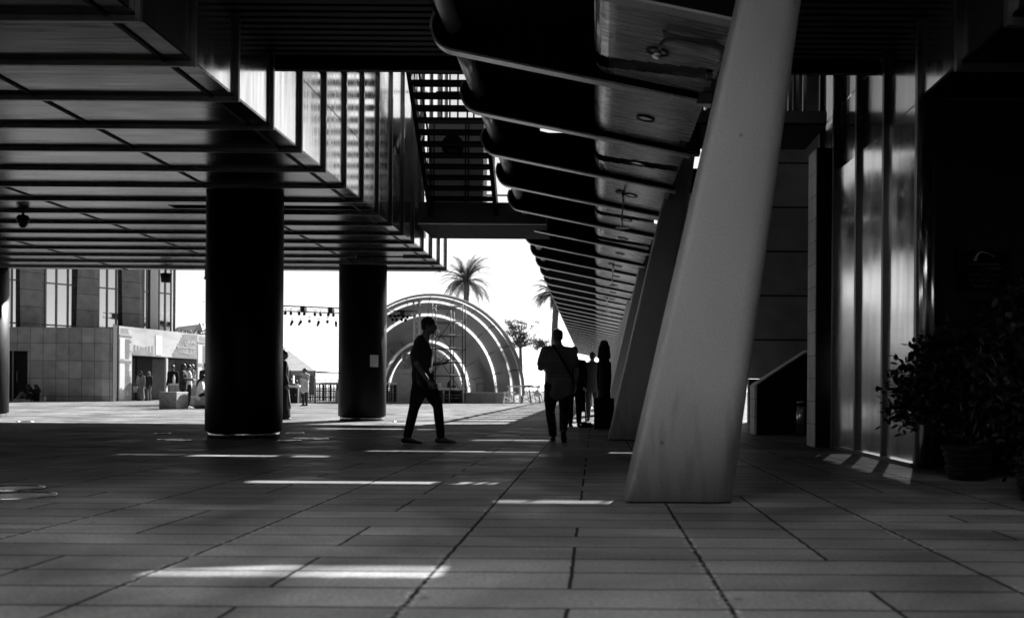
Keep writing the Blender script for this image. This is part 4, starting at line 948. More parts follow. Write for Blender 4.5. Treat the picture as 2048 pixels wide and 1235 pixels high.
FA, FB = (GX(0, 700, 53.0), 53.0), (GX(345, 700, 61.0), 61.0)         # the upper facade runs back to the right
def FP(px): return on_line(FA, FB, px)
def slab(mb, pa, pb, z0, z1, off0, off1):
    a, b = FP(pa), FP(pb); 
    mb.hexa([(a.x, a.y + off0, z0), (b.x, b.y + off0, z0), (b.x, b.y + off1, z0), (a.x, a.y + off1, z0)], [(a.x, a.y + off0, z1), (b.x, b.y + off0, z1), (b.x, b.y + off1, z1), (a.x, a.y + off1, z1)])
ZU = 10.5
for pa, pb, tp in ((-70, -30, 0), (50, 88, 3), (160, 196, -4), (252, 286, 3)):
    m_ = MB(); a, b = FP(pa), FP(pb); dxx = tp * 0.026 * 1.5
    m_.hexa([(a.x, a.y - 0.45, ztop), (b.x, b.y - 0.45, ztop), (b.x, b.y + 0.3, ztop), (a.x, a.y + 0.3, ztop)],
            [(a.x - dxx, a.y - 0.45, ZU), (b.x - dxx * .3, b.y - 0.45, ZU), (b.x - dxx * .3, b.y + 0.3, ZU), (a.x - dxx, a.y + 0.3, ZU)]); m_.build('pier', 'stone_pier', lbd)
m_ = MB(); slab(m_, 303, 316, 3.6, ZU, -0.2, 0.2); m_.build('corner_post', 'white_metal', lbd)
for pa, pb, nm in ((-28, 50, 3), (90, 159, 3), (196, 251, 3), (286, 303, 2), (317, 344, 2)):
    m_ = MB(); slab(m_, pa, pb, 3.4, ZU, 0.02, 0.06); wn_ = m_.build('window', 'window_glass', lbd)
    m_ = MB(); zt_ = 6.55
    w_px = 1.3
    for k in range(nm + 1):
        p_ = pa + (pb - pa) * k / nm; p_ = min(max(p_, pa + w_px), pb - w_px); slab(m_, p_ - w_px * .7, p_ + w_px * .7, 3.4, ZU, -0.06, 0.018)
    for zt_ in (4.15, 6.45, 9.4): slab(m_, pa, pb, zt_ - 0.04, zt_ + 0.04, -0.055, 0.016)
    m_.build('window_frame', 'grey_metal', wn_)
m_ = MB(); a, b = FP(-70), FP(345); m_.hexa([(a.x, a.y + 0.4, 0), (b.x, b.y + 0.4, 0), (b.x - 8, b.y + 12, 0), (a.x, a.y + 12, 0)], [(a.x, a.y + 0.4, ZU + .2), (b.x, b.y + 0.4, ZU + .2), (b.x - 8, b.y + 12, ZU + .2), (a.x, a.y + 12, ZU + .2)]); m_.build('core_wall', 'grey_concrete', lbd)

# --- exhibition booth
def BD(px): return 2000 * 3.35 / (124 + (106 - 124) * (px - 235) / 180.0)
BA, BB = (GX(235, 740, BD(235)), BD(235)), (GX(415, 740, BD(415)), BD(415))
def BP(px): return on_line(BA, BB, px)
BH = 4.07
bo = thing('exhibition_booth', (-25, 57, 0), 'temporary booth with printed fabric banners beside the stone building', 'booth')
def bslab(mb, pa, pb, z0, z1, o0, o1):
    a, b = BP(pa), BP(pb); dr_ = (BP(415) - BP(235)).normalized(); nr = Vector((dr_.y, -dr_.x, 0)) 
    q = [a + nr * o0, b + nr * o0, b + nr * o1, a + nr * o1]
    mb.hexa([(v.x, v.y, z0) for v in q], [(v.x, v.y, z1) for v in q])
ZO = GZ(262, 710, BD(262))
for pa, pb, z0, z1, nm in ((236, 262, 0.02, BH, 'tall_banner'), (262.3, 392.7, ZO, BH, 'header_banner'), (393, 415, 0.02, BH, 'tall_banner')):
    m_ = MB(); bslab(m_, pa, pb, z0, z1, 0.06, 0.0); bn = m_.build(nm, 'banner_print', bo)
    if nm == 'tall_banner':
        w = pb - pa
        for u0, u1, v0, v1, mt_ in ((0.05, 0.42, 0.02, 0.50, 'print_white'), (0.05, 0.42, 0.56, 0.84, 'print_white'), (0.05, 0.95, 0.51, 0.545, 'print_mid'), (0.03, 0.97, 0.86, 0.885, 'print_mid')):
            q = MB(); bslab(q, pa + w * u0, pa + w * u1, BH * v0, BH * v1, 0.072, 0.061); q.build('print', mt_, bn)
        q = MB()
        for i in range(44):
            z = BH * (0.05 + 0.79 * i / 44)
            if 0.50 < z / BH < 0.56: continue
            bslab(q, pa + w * 0.50, pa + w * rnd.uniform(0.78, 0.95), z, z + 0.035, 0.070, 0.061)
        for i in range(3): bslab(q, pa + w * 0.15, pa + w * rnd.uniform(0.7, 0.92), BH * (0.91 + 0.025 * i), BH * (0.91 + 0.025 * i) + 0.03, 0.070, 0.061)
        q.build('print', 'print_mid', bn)
    else:
        q = MB(); n = 40; hh = BH - ZO      # skyline silhouettes
        for i in range(n):
            f0, f1 = i / n, (i + 1) / n; 
            hgt = 0.10 + 0.28 * abs(math.sin(i * 1.7)) * (1 if i < 15 else 0)
            if 13 <= i < 25: hgt = 0.02
            if i >= 25: hgt = min(0.95, 0.2 + (i - 25) * 0.12)
            bslab(q, 262.5 + 130 * f0, 262.5 + 130 * f1 - 0.02, ZO + 0.02, ZO + hh * hgt, 0.068, 0.061)
        q.build('print', 'print_mid', bn)
        q = MB(); bslab(q, 309, 322, ZO + 0.1, ZO + hh * 0.8, 0.074, 0.069); q.build('print', 'print_white', bn)
        d_ = (BP(415) - BP(235)).normalized(); nr = Vector((d_.y, -d_.x, 0))
        for i, (tx, sz) in enumerate((('معرض', 0.42), ('مكتبة الإسكندرية', 0.30), ('الدولي للكتاب', 0.30))):
            p_ = BP(388) + nr * 0.085; text(arabic(tx), sz, (p_.x, p_.y, ZO + hh * (0.60 - 0.2 * i)), d_, 'print_white', bn, align='RIGHT')
m_ = MB(); bslab(m_, 262, 392, ZO - 0.05, ZO + 0.02, -0.1, -2.6); m_.build('ceiling', 'black_cloth', bo)
m_ = MB(); bslab(m_, 262, 392, 0.0, BH, -2.6, -2.7); m_.build('back_cloth', 'black_cloth', bo)
m_ = MB(); bslab(m_, 259, 262, 0.0, BH, -0.02, -2.6); m_.build('side_cloth', 'black_cloth', bo)
m_ = MB(); bslab(m_, 300, 330, 0.0, ZO, -0.8, -0.9); m_.build('inner_cloth', 'dark_cloth', bo)
p_ = BP(235); q = Vector((xb + 0.37, D0 + 0.40, 0))
m_ = MB(); n = 14; pts = []
for i in range(n + 1):
    v = q.lerp(p_, i / n); pts.append((v.x, v.y - 0.05 - 0.05 * math.sin(i * 2.1)))
for i in range(n): (x0, y0), (x1, y1) = pts[i], pts[i + 1]; m_.add([(x0, y0, 0.02), (x1, y1, 0.02), (x1, y1, BH), (x0, y0, BH), (x0, y0 + .03, 0.02), (x1, y1 + .03, 0.02), (x1, y1 + .03, BH), (x0, y0 + .03, BH)], [(0, 1, 2, 3), (7, 6, 5, 4)])
m_.build('side_curtain', 'black_cloth', bo)
m_ = MB(); bslab(m_, 331.5, 335, 0.0, ZO, 0.04, -0.06); m_.build('post', 'white_metal', bo)
# planting on top, behind
hd = MB()
for i in range(1500):
    px = rnd.uniform(346, 430); d = rnd.uniform(64, 67); base = GZ(px, 676, d); 
    c = Vector((GX(px, 670, d), d, base + rnd.uniform(-0.3, 0.25 + 0.35 * abs(math.sin(px * 0.35))))); r = rnd.uniform(0.05, 0.11)
    a = Vector((rnd.uniform(-1, 1), rnd.uniform(-1, 1), rnd.uniform(-1, 1))).normalized(); b = a.cross(Vector((0.3, 0.2, 1))).normalized()
    hd.add([c - a * r, c + b * r * 0.5, c + a * r, c - b * r * 0.5], [(0, 1, 2, 3)])
tag(hd.build('hedge', 'far_leaf'), 'low leafy hedge showing above the booth roof', 'hedge')
pw_ = MB(); pw_.box(GX(346, 670, 66), GX(440, 670, 66), 65, 67.5, 0, GZ(380, 676, 66)); tag(pw_.build('planter_wall', 'grey_concrete'), 'grey wall carrying the hedge behind the booth', 'wall')

# --- pyramid tents and marquee
def tent(name, label, px0, px1, ppx, ytop, yeave, d, dep, parts=True):
    t = thing('canopy_tent', P(ppx, 800, d) * 1.0, label, 'tent'); t.location.z = 0
    x0, x1, xp = GX(px0, yeave, d), GX(px1, yeave, d), GX(ppx, ytop, d); ze, zt_ = GZ(ppx, yeave, d), GZ(ppx, ytop, d)
    m_ = MB(); yc = d + dep / 2; n = 6; vs_ = []
    m_.add([(x0, d, ze), (x1, d, ze), (x1, d + dep, ze), (x0, d + dep, ze), (xp, yc, zt_)], [(0, 1, 4), (1, 2, 4), (2, 3, 4), (3, 0, 4), (3, 2, 1, 0)]); m_.build('roof', 'tent_cloth', t)
    m_ = MB(); m_.box(x0, x1, d - 0.02, d - 0.005, ze - 0.28, ze); m_.build('valance', 'tent_cloth', t)
    for x in (x0 + 0.05, x1 - 0.05): m_ = MB(); m_.tube([(x, d + 0.1, 0), (x, d + 0.1, ze)], 0.05, 8); m_.build('pole', 'white_metal', t)
    return t, x0, x1, ze
tent('t', 'small white pyramid tent roof peeping above the hedge', 374, 412, 392, 642, 680, 78, 1.6)
rf = MB(); d = 84; rf.hexa([(GX(300, 665, d), d, 3.2), (GX(400, 665, d), d, 3.2), (GX(400, 665, d), d + 5, 3.2), (GX(300, 665, d), d + 5, 3.2)], [(GX(330, 665, d), d + 2.4, GZ(345, 650, d)), (GX(386, 665, d), d + 2.4, GZ(388, 643, d)), (GX(386, 665, d), d + 2.6, GZ(388, 643, d)), (GX(330, 665, d), d + 2.6, GZ(345, 650, d))])
tag(rf.build('marquee_roof', 'white_cloth'), 'long white marquee roof behind the small pyramid tent', 'marquee')
tt, x0, x1, ze = tent('t', 'white marquee with scalloped valance and side curtains between the round columns', 430, 631, 500, 672, 740, 56, 9)
for k in range(9):
    x = x0 + (x1 - x0) * k / 8; m_ = MB(); m_.box(x - 0.03, x + 0.03, 55.94, 55.97, ze - 0.34, ze + 0.04); m_.build('tie_strap', 'grey_cloth', tt)
for pa, pb in ((574, 586), (589, 604), (618, 629)):
    m_ = MB(); n = 10; za_ = 0.9 if pa < 610 else 0.4
    for k in range(n):
        xx0, xx1 = GX(pa + (pb - pa) * k / n, 760, 56.1), GX(pa + (pb - pa) * (k + 1) / n, 760, 56.1); y0_, y1_ = 56.1 + 0.06 * (k % 2), 56.1 + 0.06 * ((k + 1) % 2)
        m_.add([(xx0, y0_, za_), (xx1, y1_, za_), (xx1, y1_, ze), (xx0, y0_, ze), (xx0, y0_ + .02, za_), (xx1, y1_ + .02, za_), (xx1, y1_ + .02, ze), (xx0, y0_ + .02, ze)], [(0, 1, 2, 3), (7, 6, 5, 4)])
    m_.build('curtain', 'tent_cloth', tt)
tb = thing('white_table', (GX(582, 805, 50), 50.5, 0), 'white cloth-covered table with dark storage boxes beneath by the marquee', 'table')
m_ = MB(); m_.box(GX(568, 775, 50), GX(598, 775, 50), 50, 51, 0.82, 0.90); m_.build('table_top', 'white_cloth', tb, bevel=0.01)
for px in (571, 594): m_ = MB(); m_.tube([(GX(px, 800, 50), 50.2, 0), (GX(px, 800, 50), 50.2, 0.82)], 0.03, 8); m_.build('leg', 'white_metal', tb)
for i, (pa, pb) in enumerate(((576, 586), (587, 597))):
    m_ = MB(); x0_, x1_ = GX(pa, 800, 50.6), GX(pb, 800, 50.6); t_ = thing('flight_case', ((x0_ + x1_) / 2, 50.8, 0), ['dark case under the white table, the left one', 'dark case under the white table, the right one'][i], 'case')
    m_.box(x0_, x1_, 50.55, 51.0, 0.0, 0.76); m_.build('body', 'dark_metal', t_, bevel=0.02)
    m_ = MB(); m_.box(x0_ + .08, x1_ - .08, 50.52, 50.54, 0.4, 0.46); m_.build('latch', 'grey_metal', t_)

# --- patterned railing
def lattice(px0, px1, d, label, n=34):
    t = thing('patterned_railing', (GX((px0 + px1) / 2, 800, d), d, 0), label, 'railing'); x0, x1 = GX(px0, 800, d), GX(px1, 800, d)
    m_ = MB(); m_.box(x0, x1, d - 0.06, d + 0.06, 1.02, 1.12); m_.build('top_rail', 'white_metal', t)
    m_ = MB(); z = 0.10
    while z < 1.0:
        m_.box(x0, x1, d - 0.02, d + 0.02, z, z + rnd.choice((0.03, 0.05, 0.07))); z += 0.125
    x = x0
    while x < x1:
        w = rnd.choice((0.025, 0.05, 0.09, 0.12)); m_.box(x, x + w, d - 0.024, d + 0.024, 0.05, 1.0); x += w + rnd.choice((0.05, 0.07, 0.10))
    m_.build('lattice', 'dark_metal', t)
lattice(598, 684, 56.5, 'dark patterned railing with white top rail left of the second round column')
lattice(772, 797, 56.5, 'short piece of dark patterned railing beside the bust pedestal')
cb_ = MB(); a = GX(670, 800, 52.5); b = GX(684, 800, 52.5); cb_.box(a, b, 52.5, 53.2, 0, 0.66); tag(cb_.build('stone_cube', 'stage_stone', bevel=0.02), 'small grey stone cube in front of the patterned railing', 'stone block')
sc_ = MB(); d = 66
sc_.box(GX(602, 770, d), GX(684, 770, d), d, d + 0.05, 1.30, 1.34)
for px in range(602, 690, 12): sc_.tube([(GX(px, 770, d), d, 0.0), (GX(px, 770, d), d, 1.32)], 0.025, 6)
tag(sc_.build('handrail_fence', 'grey_metal'), 'thin grey handrail beyond the patterned railing', 'railing')

# --- stone counter group
ctr = thing('stone_counter', (GX(345, 800, 38), 38, 0), 'low stone counter with pale top behind the long-haired woman', 'counter')
m_ = MB(); m_.box(GX(339, 790, 38), GX(412, 790, 38), 38, 38.5, 0, 0.84); m_.build('body', 'stage_stone', ctr)
m_ = MB(); m_.box(GX(338, 790, 38), GX(413, 790, 38), 37.95, 38.55, 0.843, 0.90); m_.build('top', 'white_metal', ctr, bevel=0.008)
cu = MB(); d = 34.5; cu.box(GX(318, 800, d), GX(353, 800, d), d, d + 1.0, 0.0, 0.60); tag(cu.build('granite_cube', 'granite', bevel=0.012), 'grey granite cube seat in front of the stone counter', 'stone block')
bn = thing('stone_bench', (GX(392, 820, 36), 36, 0), 'low stone bench with a pale edge under the seated woman', 'bench')
m_ = MB(); m_.box(GX(381, 820, 35.6), GX(416, 820, 35.6), 35.7, 36.3, 0.12, 0.40); m_.build('block', 'stage_stone', bn, bevel=0.01)
m_ = MB(); m_.box(GX(380, 820, 35.6), GX(417, 820, 35.6), 35.66, 36.34, 0.403, 0.44); m_.build('seat', 'white_metal', bn, bevel=0.006)
m_ = MB(); m_.box(GX(384, 820, 35.6), GX(416, 820, 35.6), 35.8, 36.2, 0.0, 0.118); m_.build('foot', 'grey_concrete', bn)
bt = thing('water_bottle', (GX(348, 765, 38.2), 38.2, 0.9), 'clear plastic water bottle standing on the stone counter', 'bottle')
m_ = MB(); c_ = (GX(348, 765, 38.2), 38.2, 0.903); m_.lathe([(0.045, 0), (0.048, 0.02), (0.045, 0.12), (0.048, 0.2), (0.04, 0.25), (0.016, 0.30), (0.016, 0.32)], c_, 14); m_.build('body', 'print_white', bt)
m_ = MB(); m_.lathe([(0.019, 0.322), (0.019, 0.35)], c_, 12); m_.build('cap', 'grey_metal', bt)
bt = thing('water_bottle', (GX(90, 800, 51), 51, 0), 'small clear bottle on the ground beside the seated women', 'bottle')
c_ = (GX(90, 800, 51), 51, 0.0); m_ = MB(); m_.lathe([(0.04, 0), (0.042, 0.14), (0.035, 0.2), (0.015, 0.24), (0.015, 0.27)], c_, 12); m_.build('body', 'print_white', bt)
cd = MB(); x = GX(85, 803, 51); cd.prism([(x - 0.12, 0), (x + 0.10, 0), (x + 0.08, 0.05), (x - 0.10, 0.05)], 50.9, 51.1); tag(cd.build('paper_parcel', 'paper', bevel=0.01), 'small white paper parcel on the ground beside the seated women', 'parcel')

# --- bust
bd = 54.5; bx = GX(812, 800, bd)
bu = thing('bust_monument', (bx, bd, 0), 'dark bronze bust on a tall pale pedestal behind the walking man', 'monument')
m_ = MB(); m_.box(GX(794, 780, bd), GX(829, 780, bd), bd, bd + 0.9, 0.12, 1.86); m_.box(GX(792, 780, bd), GX(831, 780, bd), bd - 0.05, bd + 0.95, 0, 0.115); m_.build('pedestal', 'stage_stone', bu, bevel=0.01)
m_ = MB(); bxc = GX(810, 720, bd + .45); yc = bd + 0.45
loft(m_, [((bxc, yc, 1.90), 0.24, 0.14), ((bxc, yc, 2.02), 0.22, 0.15), ((bxc, yc, 2.12), 0.11, 0.11)], Vector((1, 0, 0)))
loft(m_, [((bxc, yc, 2.08), 0.10, 0.10), ((bxc, yc, 2.28), 0.11, 0.11)], Vector((1, 0, 0)))
m_.sph((bxc, yc, 2.50), (0.17, 0.20, 0.24)); m_.sph((bxc, yc + .03, 2.60), (0.205, 0.22, 0.19)); m_.sph((bxc, yc - 0.12, 2.42), (0.11, 0.09, 0.13))
loft(m_, [((bxc, yc - 0.19, 2.52), 0.025, 0.03), ((bxc, yc - 0.225, 2.45), 0.035, 0.03)], Vector((1, 0, 0)), 8)
for s_ in (-1, 1): m_.sph((bxc + s_ * 0.18, yc, 2.48), (0.03, 0.05, 0.07))
fo = voxel(m_, 'head', 'grey_metal', None, 0.025); fo.parent = bu; fo.matrix_parent_inverse = Matrix.Translation(-Vector(bu.location))

# ================================================================== SHELL STAGE
sh = thing('shell_stage', (GX(860, 800, 60), 60, 0), 'round shell-shaped stage of nested grey arches with white ribs', 'stage')
def arc(cx, rx, ytop, d, z0=0.45, n=40, w=None):
    X = GX(cx, 780, d); rxm = rx / FPX * d; rz = GZ(cx, ytop, d) - z0
    return [(X + rxm * math.cos(math.pi * k / n), d, z0 + rz * math.sin(math.pi * k / n)) for k in range(n + 1)]
ARCS = [(862, 188, 588, 59.0), (860, 184, 592, 59.6), (858, 168, 601, 60.6), (856, 139, 627, 62.5), (852, 89, 679, 65.5), (851, 76, 693, 66.4)]
def band(a, b, name, m, thick=0.06):
    A, B = arc(*a), arc(*b); mb = MB(); n = len(A); v = A + B + [(x, y + thick, z + thick) for x, y, z in A] + [(x, y + thick, z + thick) for x, y, z in B]
    f = [(k, k + 1, n + k + 1, n + k) for k in range(n - 1)] + [(2 * n + k, 3 * n + k, 3 * n + k + 1, 2 * n + k + 1) for k in range(n - 1)]
    mb.add(v, f, True); return mb.build(name, m, sh)
band(ARCS[0], ARCS[1], 'outer_rim', 'shell_panel')
RW = [1.6, 2, 4.2, 5, 5.5, 2.2]
def inner(i): cx, rx, yt, d = ARCS[i]; return (cx, rx - RW[i], yt + RW[i], d)
for i in range(6):
    m_ = MB(); A, B = arc(*ARCS[i]), arc(*inner(i)); n = len(A); m_.add(A + B, [(k, k + 1, n + k + 1, n + k) for k in range(n - 1)]); m_.build('arch_rib', 'glow_fabric' if i else 'shell_panel', sh)
for a, b in ((1, 2), (2, 3), (3, 4), (4, 5)): band(inner(a), ARCS[b], 'shell_panel', 'shell_panel')
for k in range(1, 12):    # seams that run from rib to rib
    t = math.pi * k / 12; pts = []
    for a in range(1, 5):
        cx, rx, yt, d = ARCS[a]; X = GX(cx, 780, d); pts.append((X + rx / FPX * d * math.cos(t), d - 0.09, 0.45 + (GZ(cx, yt, d) - 0.45) * math.sin(t)))
    m_ = MB(); m_.tube(pts, 0.022, 5); m_.build('seam', 'dark_metal', sh)
m_ = MB(); a = arc(*inner(5)); m_.add([(x, y + 0.3, z) for x, y, z in a] + [(x, y + 0.4, z) for x, y, z in a], [tuple(range(len(a))), tuple(range(2 * len(a) - 1, len(a) - 1, -1))]); m_.build('back_wall', 'shell_panel', sh)
m_ = MB(); m_.box(GX(690, 790, 57.5), GX(1012, 790, 57.5), 57.5, 70, 0, 0.56); m_.build('platform', 'stage_stone', sh)
m_ = MB(); m_.box(GX(690, 790, 57.5), GX(1014, 790, 57.5), 57.45, 58.6, 0.563, 0.61); m_.build('platform_edge', 'shell_rib', sh)
# stage boxes, frames and stairs in front
for i, (pa, pb, lab) in enumerate(((870, 882, 'dark equipment rack at the stage foot, left of two'), (889, 921, 'wide dark equipment rack at the stage foot, right of two'))):
    t = thing('equipment_rack', (GX(pa, 800, 56), 56, 0), lab, 'rack'); m_ = MB(); m_.box(GX(pa, 800, 56), GX(pb, 800, 56), 56, 56.6, 0, 0.70); m_.build('case', 'dark_metal', t, bevel=0.02)
    for z in (0.25, 0.42): m_ = MB(); m_.box(GX(pa + 2, 800, 56), GX(pb - 2, 800, 56), 55.97, 55.99, z, z + 0.05); m_.build('panel', 'grey_metal', t)
tb2 = thing('long_white_table', (GX(900, 800, 55.8), 55.8, 0), 'long white table with gear on it at the foot of the stage', 'table')
m_ = MB(); m_.box(GX(872, 780, 55.6), GX(927, 780, 55.6), 55.5, 56.3, 0.76, 0.84); m_.build('table_top', 'white_metal', tb2)
for px in (874, 899, 925): m_ = MB(); m_.tube([(GX(px, 800, 55.5), 55.55, 0), (GX(px, 800, 55.5), 55.55, 0.76)], 0.035, 8); m_.build('leg', 'white_metal', tb2)
for i, (px, w, h) in enumerate(((878, 9, 0.3), (897, 5, 0.42), (907, 8, 0.16), (917, 6, 0.35))):
    t = thing('stage_gear', (GX(px, 780, 56), 56, 0.84), ['low mixing desk at the left end of the long white table', 'upright dark gear box in the middle of the long white table', 'flat gear box on the long white table', 'pale gear case at the right end of the long white table'][i], 'equipment')
    m_ = MB(); a, b = GX(px - w / 2, 780, 56), GX(px + w / 2, 780, 56); m_.prism([(a, 0.845), (b, 0.845), (b, 0.845 + h), (a + 0.03, 0.845 + h * .7)], 55.8, 56.1); m_.build('case', ('white_metal', 'dark_metal', 'dark_metal', 'light_cloth')[i], t, bevel=0.01)
    m_ = MB(); m_.box(a + 0.03, b - 0.03, 55.78, 55.795, 0.87, 0.90); m_.build('panel', 'grey_metal', t)
for i, px in enumerate((927, 935, 942)):
    m_ = MB(); X = GX(px, 770, 57); m_.tube([(X + 0.16 * math.cos(k * .5236), 57, 1.10 + 0.2 * math.sin(k * .5236)) for k in range(13)], 0.025, 6); m_.tube([(X, 57, 0.61), (X, 57, 0.92)], 0.02, 6)
    tag(m_.build('hoop_chair', 'white_metal'), ['white hoop-backed chair on the stage, left of three', 'white hoop-backed chair on the stage, middle of three', 'white hoop-backed chair on the stage, right of three'][i], 'chair', 'chairs on the stage edge')
m_ = MB(); xa_, xb_ = GX(954, 775, 60), GX(970, 775, 60); m_.bar((xa_, 60, 0.61), (xa_, 60, 1.10), 0.06); m_.bar((xb_, 60, 0.61), (xb_, 60, 1.10), 0.06); m_.bar((xa_ - .03, 60, 1.12), (xb_ + .03, 60, 1.12), 0.06)
tag(m_.build('barrier', 'grey_metal'), 'low grey metal barrier standing on the bare right part of the stage', 'barrier')

# --- scaffold tower
sct = thing('scaffold_tower', (GX(890, 800, 55), 55, 0), 'slender pipe scaffold tower standing before the shell stage', 'scaffold')
sy = 54.6; xs = [GX(p, 700, sy) for p in (864, 901, 925)]
for i, x in enumerate(xs):
    for yy in (sy, sy + 1.2):
        m_ = MB(); m_.tube([(x, yy, 0), (x, yy, GZ(900, 606 if i != 1 else 620, sy))], 0.028, 8); m_.build('standard', 'dark_metal', sct)
lv = [GZ(900, y, sy) for y in (614, 644, 671, 697, 724, 751)]
for z in lv:
    m_ = MB(); m_.tube([(xs[0], sy, z), (xs[2], sy, z)], 0.024, 6); m_.tube([(xs[0], sy + 1.2, z), (xs[2], sy + 1.2, z)], 0.024, 6); m_.tube([(xs[0], sy, z), (xs[0], sy + 1.2, z)], 0.024, 6); m_.build('ledger', 'dark_metal', sct)
    m_ = MB(); m_.box(xs[1] - 0.1, xs[2] - 0.05 if z > 4 else xs[1] + 0.25, sy - 0.05, sy + 0.1, z + 0.03, z + 0.09); m_.build('board', 'white_metal', sct)
for (z0, z1, a, b) in ((lv[3], lv[1], 0, 1), (lv[5], lv[3], 0, 1), (lv[1], lv[3], 0, 1), (0.6, lv[3], 2, 0)):
    m_ = MB(); m_.tube([(xs[a], sy - 0.04, z0), (xs[b], sy - 0.04, z1)], 0.022, 6); m_.build('brace', 'dark_metal', sct)

# --- lighting truss
ltr = thing('lighting_truss', (GX(700, 800, 58), 58, 0), 'long horizontal lighting truss on a white tower, hung with stage lights', 'truss')
ty = 56.5
A_, B_ = P(452, 606, ty), P(833, 622, ty + 4)
def tl(t, dy=0, dz=0): v = A_.lerp(B_, t); return Vector((v.x, v.y + dy, v.z + dz))
for dy, dz in ((0, 0), (0.4, 0), (0, -0.30), (0.4, -0.30)):
    m_ = MB(); m_.tube([tl(0, dy, dz), tl(1, dy, dz)], 0.022, 6); m_.build('chord', 'dark_metal', ltr)
n = 44
m_ = MB()
for k in range(n):
    a, b = tl(k / n, 0, 0 if k % 2 else -0.30), tl((k + 1) / n, 0, -0.30 if k % 2 else 0); m_.tube([a, b], 0.009, 5)
m_.build('lacing', 'grey_metal', ltr)
for t in (0.10, 0.25, 0.385, 0.53, 0.67, 0.80, 0.92):
    m_ = MB(); c = tl(t); m_.box(c.x - 0.13, c.x + 0.13, c.y - 0.02, c.y + 0.42, c.z - 0.33, c.z + 0.03); m_.build('splice_box', 'dark_metal', ltr)
twx = GX(833, 640, ty + 4); twy = ty + 4
for sx_ in (-0.16, 0.16):
    for sy_ in (0, 0.32): m_ = MB(); m_.tube([(twx + sx_, twy + sy_, 0.6), (twx + sx_, twy + sy_, GZ(833, 597, twy))], 0.045, 8); m_.build('tower_chord', 'white_metal', ltr)
m_ = MB(); z = 0.7; k = 0
while z < GZ(833, 600, twy) - 0.4:
    s_ = 1 if k % 2 else -1; m_.tube([(twx - 0.16 * s_, twy, z), (twx + 0.16 * s_, twy, z + 0.4)], 0.025, 6); z += 0.4; k += 1
m_.build('tower_lacing', 'white_metal', ltr)
m_ = MB(); zt_ = GZ(833, 597, twy); m_.box(twx - 0.35, twx + 0.35, twy - 0.05, twy + 0.4, zt_, zt_ + 0.1); m_.build('tower_head', 'white_metal', ltr)
def par(x, y, z, tilt, label, long=False, kind='stage_light'):
    t = thing('stage_light', (x, y, z), label, 'stage light', 'stage lights on the truss'); r = 0.085
    m_ = MB(); m_.tube([(x, y, z + 0.22), (x, y, z + 0.10)], 0.012, 6); m_.bar((x - 0.10, y, z + 0.22), (x + 0.10, y, z + 0.22), 0.03); m_.build('yoke', 'dark_metal', t)
    m_ = MB(); dv = Vector((math.sin(tilt), -0.5 if not long else -0.15, -math.cos(tilt))).normalized(); c = Vector((x, y, z)); L_ = 0.20 if long else 0.10
    m_.tube([c - dv * L_ * .6, c - dv * L_ * .3, c + dv * L_, c + dv * (L_ + .02)], [r * .6, r, r * .95 if not long else r * .7, r * .7], 12); m_.build('can', 'black_paint', t)
names = ['first', 'second', 'third', 'fourth', 'fifth', 'sixth', 'seventh', 'eighth']
for i, px in enumerate((571, 582, 598, 609, 630, 641, 657, 667)):
    d = ty + 4 * (px - 452) / 381; p_ = P(px, 625 + (px - 571) * 0.04, d); par(p_.x, d, p_.z, 0.3 * (i % 3 - 1), '%s round stage light from the left in the upper row between the round columns' % names[i])
for i, (px, py, lg, tl_) in enumerate(((584, 644, 1, -0.35), (601, 644, 1, -0.55), (619, 641, 0, 0), (637, 645, 1, -0.3), (655, 642, 0, 0), (672, 646, 1, 0.1))):
    d = ty + 4 * (px - 452) / 381 + 0.5; p_ = P(px, py, d); par(p_.x, d, p_.z, tl_, '%s hanging stage light from the left in the lower row between the round columns' % names[i], bool(lg))
for i, (px, py) in enumerate(((781, 631), (789, 631), (797, 630), (806, 632), (815, 633), (785, 638), (793, 638), (803, 638), (811, 639))):
    d = ty + 4 * (px - 452) / 381; p_ = P(px, py, d); par(p_.x, d, p_.z, 0.4 * (i % 2), '%s of the clustered stage lights right of the second round column' % (names + ['ninth'])[i])

# --- white trestles by the stage
def trestle(px, d, w, h, label, m='white_metal'):
    X = GX(px, 800, d); t = thing('trestle', (X, d, 0), label, 'trestle', 'white trestles at the right end of the stage')
    m_ = MB(); m_.bar((X - w / 2, d, h), (X + w / 2, d, h), 0.10, 0.08); m_.build('beam', m, t)
    for s_ in (-1, 1):
        for yy in (-0.25, 0.25):
            m_ = MB(); m_.bar((X + s_ * w * 0.34, d, h), (X + s_ * w * 0.48, d + yy, 0), 0.06, 0.03); m_.build('leg', m, t)
    m_ = MB(); m_.bar((X - w * .42, d - .02, 0.1), (X + w * .30, d - .02, h * 0.6), 0.05, 0.03); m_.bar((X + w * .42, d + .02, 0.1), (X - w * .30, d + .02, h * 0.6), 0.05, 0.03); m_.build('brace', m, t)
trestle(1018, 54, 0.66, 0.62, 'nearest white trestle at the right end of the stage')
trestle(1028, 56.5, 0.8, 0.95, 'taller white trestle just right of the shell')
trestle(1044, 57, 1.1, 0.98, 'grey trestle behind the white ones', 'grey_metal'); trestle(1062, 58, 1.1, 0.95, 'grey trestle beside the palm-side fence', 'grey_metal')
fn = thing('slatted_fence', (GX(1075, 800, 60), 60, 0), 'low fence with diagonal braces beyond the heavy man', 'fence')
m_ = MB(); a, b = GX(1050, 770, 60), GX(1190, 770, 60); m_.box(a, b, 60, 60.05, 1.02, 1.07); m_.box(a, b, 60, 60.05, 0.65, 0.69); m_.build('rail', 'dark_metal', fn)
x = a
